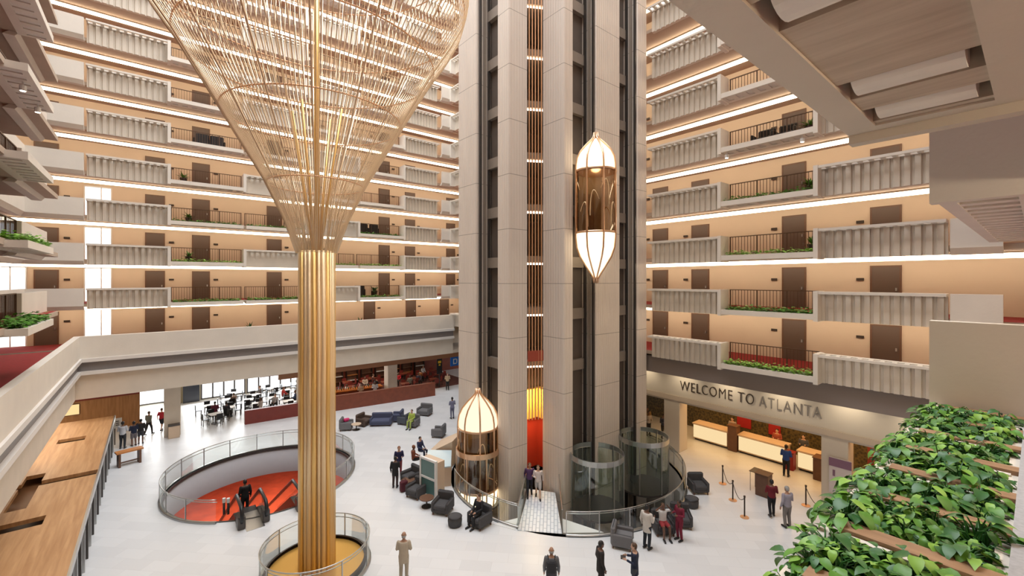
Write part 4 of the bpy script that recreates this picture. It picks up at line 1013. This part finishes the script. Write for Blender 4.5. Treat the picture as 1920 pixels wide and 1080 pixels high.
MB().box(-2.14, 13.1, 0, -2.11, 38.3, 1.98).build('side_glass', mat('side_glass_dark', (.05, .05, .055), .12), ks, world=True)
# bakery wall
struct('wall_bakery', MB().box(-12, 43.6, 0, -.87, 43.85, 2.9), PANELW)
tag(struct('trim_sign_band', MB().box(-9.0, 43.52, 2.35, -.9, 43.6, 2.85), mat('sign_red', (.20, .025, .015), .5)), 'dark red sign band on the wooden wall', 'sign')
rr = random.Random(2)
ltr = MB(); x = -4.1
for w_ in (6, 1, 5):
    for j in range(w_):
        ltr.box(x, 43.49, 2.47, x+.05, 43.52, 2.73).box(x, 43.49, 2.47+.13*(j % 3), x+.16, 43.52, 2.52+.13*(j % 3)); x += .24
    x += .16
tag(ltr.build('sign_lettering', mat('letter_cream', (.60, .42, .32), .5)), 'pale worn lettering on the dark red sign band', 'lettering')
struct('trim_olive_beam', MB().box(-8.0, 43.0, 3.1, -1.9, 43.5, 3.7), mat('olive_beam', (.25, .19, .06), .6))
for i in range(3):
    o = MB().box(-7.0+i*1.0, 43.50, 1.45, -6.15+i*1.0, 43.56, 2.15).build('menu_board', mat('menu_face', (.45, .28, .12), .4, emit=(1, .7, .35), estr=.5)); tag(o, f'{["left", "middle", "right"][i]} glowing menu board on the wooden wall behind the kiosk', 'menu board', 'menu boards'); MB().box(-7.02+i*1.0, 43.52, 1.42, -6.13+i*1.0, 43.59, 2.18).build('frame', BLACK, o)
ws = thing('notice_board', 'small white notice on the wooden wall at the end of the kiosk', 'sign', (-2.05, 39.2, 0))
MB().box(-.35, -.03, 1.1, .35, .03, 1.75).build('face', WHITE, ws); MB().box(-.2, -.045, 1.28, -.05, -.03, 1.58).box(.05, -.045, 1.28, .22, -.03, 1.33).box(.05, -.045, 1.40, .22, -.03, 1.45).box(.05, -.045, 1.53, .22, -.03, 1.58).build('mark', BLACK, ws); MB().box(-.03, -.02, 0, .03, .02, 1.1).build('stand', DSTEEL, ws)
# wooden side table
tx, ty = PF(236, 872); tx += .15
tb = thing('side_table', 'reddish wooden table with two panel legs near the kiosk', 'table', (tx, ty, 0), math.radians(14))
MB().box(-.62, -.26, .80, .62, .26, .88).build('table_top', AMBER, tb)
for x in (-.47, .47): MB().box(x-.05, -.24, 0, x+.05, .24, .80).build('leg', WOODD, tb)
MB().box(-.42, -.03, .18, .42, .03, .24).build('stretcher', WOODD, tb)
# lobby pillars
for x, y, lb in ((.97, 39.2, 'square beige pillar beside the bright entrance'), (17.2, 38.9, 'square pale pillar behind the bar wall'), (9.6, 39.0, 'square pillar behind the golden shaft')):
    tag(struct('pillar_lobby', MB().rbox(x-.46, y-.46, 0, x+.46, y+.46, 3.7, .03), CONC), lb, 'pillar')
for y, lb in ((15.1, 'stone pillar at the left end of the reception front'), (6.4, 'stone pillar at the right end of the reception front'), (1.0, 'stone pillar hidden by the planter')):
    tag(struct('pillar_reception', MB().rbox(25.78, y-.55, 0, 26.75, y+.55, 3.3, .03), MT['fascia']), lb, 'pillar')
tbin = thing('waste_bin', 'tan waste bin against the beige pillar by the entrance', 'bin', (1.05, 38.42, 0)); MB().rbox(-.32, -.22, 0, .32, .22, .85, .03).build('bin_body', TANM, tbin); MB().box(-.33, -.23, .85, .33, .23, .93).build('bin_lid', DSTEEL, tbin)
# north windows
nw = 1
def winpane(x0, x1, z0, z1, y, lab, mull):
    o = MB().box(x0, y, z0, x1, y+.04, z1).build('window_9', DAYPANE); o['kind'] = 'structure'; tag(o, lab, 'window')
    f = MB()
    for i in range(mull+1):
        xx = x0+(x1-x0)*i/mull; f.box(xx-.06, y-.10, z0, xx+.06, y, z1)
    f.box(x0, y-.10, z1-.08, x1, y, z1).box(x0, y-.10, z0, x1, y, z0+.10); f.build('window_frame', DSTEEL, o); return o
o = winpane(-1.05, .85, 0, 3.6, 50.0, 'wide bright entrance opening to the street', 1)
MB().box(-.9, 49.85, 2.45, .8, 49.95, 2.55).build('transom', STEEL, o); MB().box(-.75, 49.6, 2.0, -.35, 49.7, 2.4).build('hanging_sign', DSTEEL, o)
winpane(3.3, 6.7, .1, 2.75, 48.6, 'bright window row left of the restaurant', 4); winpane(6.9, 13.6, .1, 2.9, 48.6, 'bright windows behind the dining tables', 7)
struct('wall_far_north', MB().box(.9, 48.8, 0, 33, 49.1, 3.7).box(-12, 50.2, 0, -1.1, 50.4, 3.7), mat('far_wall', (.42, .34, .22), .7))
struct('wall_entry_side', MB().box(.86, 44.0, 0, 1.06, 50.2, 3.7).box(-1.2, 43.85, 0, -1.05, 50.2, 3.7), mat('entry_side', (.62, .58, .44), .7))
dd_ = thing('dark_doorway', 'dark glazed double door left of the bright windows', 'door', (2.55, 48.5, 0)); MB().box(-.6, -.06, 0, .6, .06, 2.7).build('door_leaf', mat('doorway_dark', (.03, .035, .05), .2), dd_); MB().box(-.3, -.09, 1.6, .3, -.06, 2.1).build('window_light', WHITE, dd_)
# restaurant
struct('wall_restaurant_back', MB().box(13.8, 46.0, 0, 33, 46.2, 3.7), mat('restaurant_red', (.26, .06, .03), .6, noise=.5, nscale=1.2))
tag(MB().loft([[(5.3, 38.35, 0), (10.2, 37.95, 0), (10.2, 38.25, 0), (5.3, 38.65, 0)], [(5.3, 38.35, 1.05), (10.2, 37.95, 1.05), (10.2, 38.25, 1.05), (5.3, 38.65, 1.05)]]).build('partition_panel', MAROON), 'low maroon partition in front of the dining tables', 'partition')
tag(MB().loft([[(11.3, 37.6, 0), (20.6, 36.5, 0), (20.6, 36.8, 0), (11.3, 37.9, 0)], [(11.3, 37.6, 1.25), (20.6, 36.5, 1.25), (20.6, 36.8, 1.25), (11.3, 37.9, 1.25)]]).build('bar_wall', MAHOG), 'long glossy mahogany bar wall behind the lounge sofas', 'bar')
bc = thing('bar_counter', 'amber-topped counter behind the mahogany bar wall', 'counter', (14.0, 39.6, 0), math.radians(-5))
MB().box(-2.8, -.35, 0, 2.4, .35, 1.05).build('counter_body', MAHOG, bc); MB().box(-2.9, -.45, 1.05, 2.5, .45, 1.13).build('counter_top', mat('amber_top', (.55, .17, .03), .25), bc)
def stool(xy, label):
    o = thing('bar_stool', label, 'stool', (*xy, 0), 0, 'bar stools'); MB().disc((0, 0), .2, .72, .80, 16).build('seat', AMBER, o); MB().disc((0, 0), .03, .03, .72, 8).build('stem', DSTEEL, o); MB().disc((0, 0), .2, 0, .03, 16).build('base', DSTEEL, o); return o
st0 = stool((12.0, 38.75), 'amber-seated bar stool, first from the left behind the bar wall')
for i in range(1, 7): copy_tree(st0, (12.0+i*.68, 38.75-i*.06, 0), None, f'amber-seated bar stool, {ORD[i]} from the left behind the bar wall')
def dchair(m=None):
    o = thing('dining_chair', '', 'chair', (0, 0, 0)); m = m or BLACK
    MB().box(-.21, -.21, .43, .21, .21, .48).build('seat', m, o); MB().box(-.21, -.23, .50, .21, -.19, .92).build('backrest', m, o)
    for sx in (-.18, .18):
        for sy in (-.19, .18): MB().box(sx-.02, sy-.02, 0, sx+.02, sy+.02, .43).build('leg', DSTEEL, o)
    return o
def dtable(m):
    o = thing('dining_table', '', 'table', (0, 0, 0)); MB().box(-.40, -.40, .71, .40, .40, .75).build('table_top', m, o); MB().box(-.04, -.04, .03, .04, .04, .71).build('stem', DSTEEL, o); MB().disc((0, 0), .28, 0, .03, 16).build('base', DSTEEL, o); return o
c0, c1, t0, t1 = dchair(), dchair(mat('red_chair', (.22, .03, .02), .5)), dtable(WHITE), dtable(MAHOG); fst = {0: 1, 1: 1, 2: 1, 3: 1}
def put(i, src, loc, rz, lb, g):
    if fst[i]: fst[i] = 0; o = src; o.location = loc; o.rotation_euler = (0, 0, rz); tag(o, lb, None, g); return o
    return copy_tree(src, loc, rz, lb, g)
tabs = [(8.8, 40.6), (10.6, 40.4), (6.2, 43.2), (8.6, 46.4), (5.4, 46.6), (11.2, 46.8), (3.6, 40.2), (4.6, 41.6), (3.4, 43.2), (5.0, 44.4), (6.6, 41.4), (8.0, 42.6), (7.0, 44.6), (9.4, 44.6), (10.8, 42.2), (12.6, 42.4), (11.6, 45.0)]
tabr = [(13.2, 43.8), (15.0, 44.4), (17.6, 44.4), (21.3, 44.4), (24.0, 41.8), (24.6, 43.8), (14.6, 42.2), (16.4, 43.6), (18.0, 42.0), (19.6, 43.8), (20.8, 41.6), (22.6, 43.2), (19.2, 40.0), (22.4, 40.0)]
rr = random.Random(9)
for j, (x, y) in enumerate(tabs+tabr):
    red = j >= len(tabs); side_ = 'red-toned far restaurant' if red else 'bright dining area'
    n_ = ORD[(j-len(tabs)) if red else j].replace('lowest', 'first')
    a0 = rr.uniform(-.3, .3)
    put(3 if red else 2, t1 if red else t0, (x, y, 0), a0, f'small square table in the {side_}, {n_} from its left front', 'restaurant tables')
    for q in range(4 if j < 14 else 3):
        a = a0+q*PI/2; put(1 if red else 0, c1 if red else c0, (x+.66*math.sin(a), y-.66*math.cos(a), 0), a, f'{"red" if red else "black"} dining chair at the {n_} table of the {side_}, {["near", "right-hand", "far", "left-hand"][q]} seat', 'restaurant chairs')
tag(MB().box(7.6, 38.4, 3.05, 25.0, 38.75, 3.69).build('ceiling_beam', mat('warm_soffit', (.34, .15, .07), .5)), 'warm brown soffit beam along the front of the restaurant', 'beam', None, 'structure')
struct('floor_restaurant', MB().box(13.2, 38.9, .002, 26.5, 46.0, .012), mat('restaurant_carpet', (.17, .055, .04), .9, noise=.5, nscale=2.5))
rr = random.Random(21)
for i in range(7):
    x = 14.4+i*1.55; o = thing('wall_shelf', f'tall dark shelf unit against the red restaurant wall, {ORD[i]} from the left'.replace('lowest', 'first'), 'shelf', (x, 45.7, 0), 0, 'restaurant shelves')
    MB().box(-.6, .2, 0, .6, .26, 2.9).build('back_panel', WOODD, o)
    for sx in (-.6, .55): MB().box(sx, -.15, 0, sx+.05, .2, 2.9).build('side_panel', DARKB, o)
    for z in (.5, 1.05, 1.6, 2.15, 2.7): MB().box(-.55, -.15, z, .55, .2, z+.04).build('shelf_board', (AMBER, WOODD, WHITE)[(i+int(z*2)) % 3], o)
# restaurant ceiling beams, signs
for i in range(4):
    o = MB().box(6.5+0*i, 39.6+i*1.7, 3.2, 24.5, 39.8+i*1.7, 3.68).build('ceiling_beam', MAHOG); o['kind'] = 'structure'; tag(o, f'mahogany ceiling beam over the restaurant, {ORD[i]} from the front'.replace('lowest', 'first'), 'beam')
for i in range(14):
    o = thing('ceiling_lamp', f'small round ceiling lamp over the restaurant, {ORD[i % 7]} in the {"front" if i < 7 else "back"} row'.replace('lowest', 'first'), 'lamp', (10.2+(i % 7)*2.0, 40.6 if i < 7 else 42.4, 3.45), 0, 'restaurant ceiling lamps')
    MB().disc((0, 0), .22, .0, .05, 16).build('lamp_glow', SPOTGLOW, o); MB().disc((0, 0), .25, .05, .25, 16).build('lamp_housing', DSTEEL, o)
bs = thing('hanging_sign', 'bright blue hanging sign by the left side of the tower', 'sign', (24.4, 39.0, 2.0)); MB().box(-.6, -.04, 0, .6, .04, .95).build('board', mat('sign_blue', (.02, .16, .62), .4), bs); MB().box(-.3, -.06, .2, -.2, -.04, .75).box(-.2, -.06, .65, .1, -.04, .75).box(.1, -.06, .3, .2, -.04, .7).box(-.2, -.06, .2, .1, -.04, .3).build('mark', WHITE, bs)
for c in bs.children: pass
MB().box(-.02, -.02, .95, .02, .02, 1.7).build('hanger', DSTEEL, bs)
ys_ = thing('tall_sign', 'narrow black sign with yellow marks beside the blue sign', 'sign', (22.6, 39.2, 1.35)); MB().box(-.3, -.04, 0, .3, .04, 1.7).build('board', BLACK, ys_); MB().box(-.18, -.06, 1.1, .18, -.04, 1.35).box(-.1, -.06, .85, .1, -.04, 1.0).build('mark', mat('sign_yellow', (.80, .52, .03), .5), ys_); MB().box(-.04, -.02, -1.35, .04, .02, 0).build('stand', DSTEEL, ys_)
for i in range(22):
    o = MB().lathe([(.0, 0), (.045, 0), (.045, .18), (.015, .24), (.015, .31), (0, .31)], 10).build('bottle', (mat('bottle_green', (.03, .10, .04), .15), mat('bottle_amber', (.25, .09, .02), .15), mat('bottle_clear', (.55, .55, .52), .1))[i % 3], smooth=True)
    o.location = (11.7+i*.2, 39.75-.018*i*.9, 1.13); tag(o, f'small {["green", "amber", "clear"][i % 3]} bottle standing on the amber-topped bar counter', 'bottle', f'{["green", "amber", "clear"][i % 3]} bottles on the bar counter')

# ------------------------------------------------------------------ escalators
def escalator(x0, label):
    o = thing('escalator', label, 'escalator', (x0, 22.9, 0)); L = 8.2; dz = -5.0
    st = MB(); n = 26
    for i in range(n):
        y = .9+L*i/n; z = -.02+dz*max(0, (i-1))/(n-1); st.box(.20, y, z-.35, .92, y+L/n+.02, z)
    st.build('steps', DSTEEL, o).name = 'step_run'
    for x in (.06, 1.02):
        yz = [(-.55, .0), (.9, 0), (.9+L, dz)]
        sk = MB(); sk.loft([[(x-.13, y, z-.30), (x+.13, y, z-.30), (x+.13, y, z+.16), (x-.13, y, z+.16)] for y, z in yz]); sk.build('skirt', DSTEEL, o)
        g = MB(); g.loft([[(x-.012, y, z+.15), (x+.012, y, z+.15), (x+.012, y, z+.92), (x-.012, y, z+.92)] for y, z in [(-.4, .0), (.9, 0), (.9+L, dz)]]); gp_ = g.build('glass_panel', GLASS, o)
        pts = [(x, -.35, .22), (x, -.58, .32), (x, -.68, .55), (x, -.6, .82), (x, -.4, .95), (x, .9, .95), (x, .9+L, .95+dz)]
        MB().tube(pts, .075, 8).build('handrail', BLACK, gp_, smooth=True)
        MB().tube([(x+.06, p[1]+.03, p[2]-.09) for p in pts[3:]], .018, 6).build('trim_bar', GOLDL, gp_)
        MB().rbox(x-.15, -.62, 0, x+.15, -.1, .55, .04).build('newel', DSTEEL, o)
    MB().box(.2, -.9, 0, .92, .9, .015).build('comb_plate', STEEL, o); return o
escalator(2.9, 'left escalator descending into the red well'); escalator(5.3, 'right escalator descending into the red well beside the golden shaft')
hp = []
for i, (u, v) in enumerate(((420, 962), (428, 962))):
    o = thing('bollard', f'{["left", "right"][i]} of two short white-topped posts at the well edge', 'post', (*PF(u, v+2), 0)); MB().disc((0, 0), .05, 0, .55, 10).build('shaft', DSTEEL, o); MB().disc((0, 0), .07, .55, .75, 10).build('cap', WHITE, o)

# ------------------------------------------------------------------ reception
struct('wall_reception_back', MB().box(31.2, -3, 0, 31.4, 37, 3.3), SPECK)
for y0, y1, lb in ((12.4, 13.3, 'dark red panel on the patterned reception wall, far one'), (10.6, 11.3, 'bright red panel on the patterned reception wall')):
    tag(MB().box(31.12, y0, .9, 31.2, y1, 3.2).build('wall_panel', mat('panel_red', (.42, .02, .02), .5)), lb, 'panel')
def desk(y0, y1, label):
    o = thing('reception_desk', label, 'desk', (28.9, (y0+y1)/2, 0), 0, 'reception desks')
    MB().box(28.75, y0, .12, 29.6, y1, 1.08).build('desk_body', TANM, o, world=True); MB().box(28.70, y0-.05, 1.08, 29.65, y1+.05, 1.16).build('desk_top', TANM, o, world=True)
    MB().box(28.72, y0+.03, .20, 28.75, y1-.03, 1.04).build('glowing_front', DESKGLOW, o, world=True); MB().box(28.85, y0+.05, 0, 29.55, y1-.05, .12).build('plinth', BLACK, o, world=True); return o
desk(12.9, 15.2, 'glowing stone reception desk, farthest from the camera'); desk(9.55, 12.2, 'glowing stone reception desk, middle of three'); desk(7.9, 8.9, 'short glowing reception desk, nearest the camera')
def blk(x, y, w_, h, m, nm, lb, ct):
    o = MB().rbox(x-w_, y-w_, 0, x+w_, y+w_, h, .02).build(nm, m); tag(o, lb, ct); MB().box(x-w_-.03, y-w_-.03, h, x+w_+.03, y+w_+.03, h+.04).build('top_board', m, o); return o
blk(28.9, 12.55, .28, 1.6, WOODD, 'wooden_stand', 'dark wooden stand between the far reception desks', 'stand'); blk(28.55, 9.2, .22, 1.0, mat('stand_red', (.25, .012, .012), .5), 'red_stand', 'dark red stand beside the person in blue', 'stand'); blk(28.4, 7.6, .35, 1.2, WOODD, 'wooden_stand', 'dark wooden stand at the near end of the desks', 'stand')
blk(*PF(1432, 928), .30, 1.1, WOODD, 'podium', 'dark wooden podium in the middle of the check-in area', 'podium')
es = thing('floor_easel', 'thin metal easel table with plants behind the podium', 'easel', (*PF(1417, 918), 0))
for x in (-.3, .3):
    for y in (-.15, .15): MB().tube([(x, y, 0), (x, y, 1.0)], .014, 5).build('leg', DSTEEL, es)
MB().box(-.34, -.2, 1.0, .34, .2, 1.03).build('shelf_top', DSTEEL, es)
def stan(u, v, lb):
    o = thing('stanchion', lb, 'stanchion', (*PF(u, v), 0), 0, 'queue stanchions'); MB().lathe([(.19, 0), (.19, .02), (.05, .05), (.0, .05)], 20).build('base', BRONZE, o); MB().disc((0, 0), .032, .04, .92, 10).build('pole', DARKB, o); MB().disc((0, 0), .045, .92, 1.0, 10).build('head', DARKB, o); return o
SP = [(1355, 907), (1374, 938), (1396, 970), (1511, 948), (1549, 985)]
for i, p in enumerate(SP): stan(*p, f'dark queue post on the lobby floor, {["first", "second", "third", "fourth", "last"][i]} from the tower side')
def rope(a, b, lb):
    p, q = Vector((*PF(*a), .9)), Vector((*PF(*b), .9)); pts = [p.lerp(q, t/10)-Vector((0, 0, .38*4*(t/10)*(1-t/10))) for t in range(11)]
    tag(MB().tube(pts, .016, 6).build('rope', DSTEEL, smooth=True), lb, 'rope')
rope(SP[0], SP[1], 'queue rope between the first and second posts'); rope(SP[1], SP[2], 'queue rope between the second and third posts'); rope(SP[3], SP[4], 'queue rope sagging between the two posts near the planter')
po = thing('poster', 'white poster with a purple band leaning on the near reception pillar', 'poster', (25.73, 6.15, .55)); MB().box(-.02, -.45, 0, .02, .45, 1.75).build('sheet', mat('poster_white', (.72, .66, .66), .5), po); MB().box(-.035, -.45, 1.32, -.02, .45, 1.72).build('purple_band', mat('poster_purple', (.26, .14, .22), .5), po); MB().box(-.035, .2, .85, -.02, .3, 1.15).build('mark', mat('poster_purple', (.26, .14, .22), .5), po)
struct('wall_red_curtain', MB().box(28.2, .6, 0, 28.4, 5.6, 3.3), mat('red_curtain', (.24, .035, .02), .7, noise=.3, nscale=3))
# welcome letters
fc = bpy.data.curves.new('welcome_lettering', 'FONT'); fc.body = 'WELCOME TO'; fc.size = .95; fc.extrude = .02; fc.align_x = 'LEFT'; fc.space_character = 1.12
def letters(body, y0, width, zb, m, lb, x=25.70):
    fc = bpy.data.curves.new('wall_lettering', 'FONT'); fc.body = body; fc.size = .86; fc.extrude = .025; fc.space_character = 1.15; fc.offset = -.014
    o = bpy.data.objects.new('wall_lettering', fc); COL.objects.link(o); fc.materials.append(m)
    bpy.context.view_layer.update(); s = width/max(.1, o.dimensions.x)
    o.rotation_euler = (PI/2, 0, -PI/2); o.scale = (s, 1.0, 1.0); o.location = (x, y0, zb)
    me = bpy.data.meshes.new_from_object(o); q = bpy.data.objects.new('wall_lettering', me); q.matrix_world = o.matrix_world; q.rotation_euler = o.rotation_euler; q.scale = o.scale; q.location = o.location
    bpy.data.objects.remove(o); COL.objects.link(q); tag(q, lb, 'lettering'); return q
bpy.data.curves.remove(fc)
letters('WELCOME TO', 14.47, 4.38, 4.05, mat('letter_dark', (.09, .065, .05), .4, metal=.5), 'dark metal letters reading WELCOME TO on the pale fascia')
letters('ATLANTA', 9.80, 2.88, 4.05, mat('letter_lit_grey', (.30, .27, .25), .4, metal=.3), 'metal letters reading ATLANTA on the pale fascia, greyed to look lit')  # washed-out look of the lit letters is put into this lighter grey
for y in (17.0, 14.2, 11.4, 8.6, 5.8, 3.2):
    l = bpy.data.lights.new('fascia_washer', 'SPOT'); l.energy = 34; l.color = (1, .84, .60); l.spot_size = 2.2; l.spot_blend = .8; l.shadow_soft_size = .15
    o = bpy.data.objects.new('fascia_washer', l); o.location = (24.7, y, 5.2); o.rotation_euler = (0, math.radians(-52), 0); COL.objects.link(o)

# ------------------------------------------------------------------ corridor plants and dark furniture on the galleries
def pot(xyz, label, s=1.0):
    o = thing('potted_plant', label, 'plant', xyz); MB().lathe([(0, 0), (.16*s, 0), (.22*s, .38*s), (.18*s, .38*s), (0, .34*s)], 14).build('pot', DARKB, o)
    mb = MB(); rr = random.Random(int(xyz[0]*7+xyz[2]))
    for i in range(46):
        a = rr.uniform(0, 6.28); e = rr.uniform(.1, 1.3); L = rr.uniform(.3, .65)*s; d = Vector((math.cos(a)*math.cos(e), math.sin(a)*math.cos(e), math.sin(e))); sd = Vector((-math.sin(a), math.cos(a), 0))*.05*s
        c = Vector((0, 0, .36*s)); mb.loft([[c-sd*.3, c+sd*.3], [c+d*L*.5-sd, c+d*L*.5+sd], [c+d*L-Vector((0, 0, .10*s))-sd*.1, c+d*L-Vector((0, 0, .10*s))+sd*.1]], closed=False)
    q = mb.build('foliage', LEAF if s < 1.2 else LEAFD, o, smooth=True); return o
pot((5.7, 38.9, GZ(-1)), 'bushy potted palm behind the plain parapet, left of the golden shaft', 1.25)
pot((14.3, 38.9, GZ(-1)), 'potted palm behind the plain parapet, right of the golden shaft', 1.2)
for k, x, lb in ((1, 1.9, 'third'), (2, 1.9, 'fourth'), (3, 1.6, 'fifth')): pot((x, 38.9, GZ(k)), f'small potted plant by the railing, {lb} gallery up, far left facade')
pot((15.6, 38.9, GZ(0)), 'tall potted plant beside the dark armchair, second gallery up, far left facade', 1.3)
pot((23.95, 6.9, GZ(3)), 'potted plant by the right railing post, fifth gallery up, right facade'); pot((23.95, 6.9, GZ(2)), 'potted plant by the right railing post, fourth gallery up, right facade'); pot((23.95, 6.8, GZ(1)), 'potted plant by the right railing post, third gallery up, right facade')
def seatset(xyz, rz, label):
    o = thing('black_armchair', label, 'armchair', xyz, rz); MB().rbox(-.42, -.36, .1, .42, .40, .46, .05).build('seat', BLACK, o); MB().rbox(-.42, -.46, .1, .42, -.30, 1.0, .05).build('backrest', BLACK, o)
    for s in (-1, 1): MB().rbox(min(s*.42, s*.54), -.42, .1, max(s*.42, s*.54), .40, .68, .04).build('armrest', BLACK, o)
    MB().box(-.4, -.36, 0, .4, .34, .1).build('base', BLACK, o); return o
for x, k, lb in ((2.7, 4, 'left black armchair behind the railing, sixth gallery up, far left facade'), (3.6, 4, 'right black armchair behind the railing, sixth gallery up, far left facade'), (14.6, 2, 'black armchair by the parapet, fourth gallery up, far left facade'), (14.3, 0, 'black armchair by the parapet, second gallery up, far left facade'), (15.6, 2, 'second black armchair from the parapet, fourth gallery up, far left facade')):
    seatset((x, 39.4, GZ(k)), 0, lb)
for y, lb in ((9.1, 'left black armchair behind the railing, fifth gallery up, right facade'), (8.1, 'right black armchair behind the railing, fifth gallery up, right facade')): seatset((24.5, y, GZ(3)), PI/2, lb)
# small spotlights hung under planters
for i, (x, y, k, lb) in enumerate(((22.9, 6.9, 3, 'right one under the fifth gallery up, right facade'), (22.9, 10.3, 3, 'left one under the fifth gallery up, right facade'), (-3.4, 21.6, 3, 'near one under the planter, near left wing'), (-3.4, 24.0, 3, 'far one under the planter, near left wing'))):
    o = thing('spotlight', f'small white spotlight, {lb}', 'spotlight', (x, y, GZ(k)-.36-.22), 0, 'small balcony spotlights'); MB().disc((0, 0), .09, 0, .18, 12).build('lamp_can', WHITE, o); MB().disc((0, 0), .07, -.01, 0, 12).build('lens', SPOTGLOW, o); MB().box(-.02, -.02, .18, .02, .02, .30).build('bracket', WHITE, o)

# ------------------------------------------------------------------ bake the remeshed figures into plain meshes
bpy.context.view_layer.update(); dg = bpy.context.evaluated_depsgraph_get()
for o in REM:
    me = bpy.data.meshes.new_from_object(o.evaluated_get(dg)); o.modifiers.clear(); o.data = me
    me.polygons.foreach_set('use_smooth', [True]*len(me.polygons))
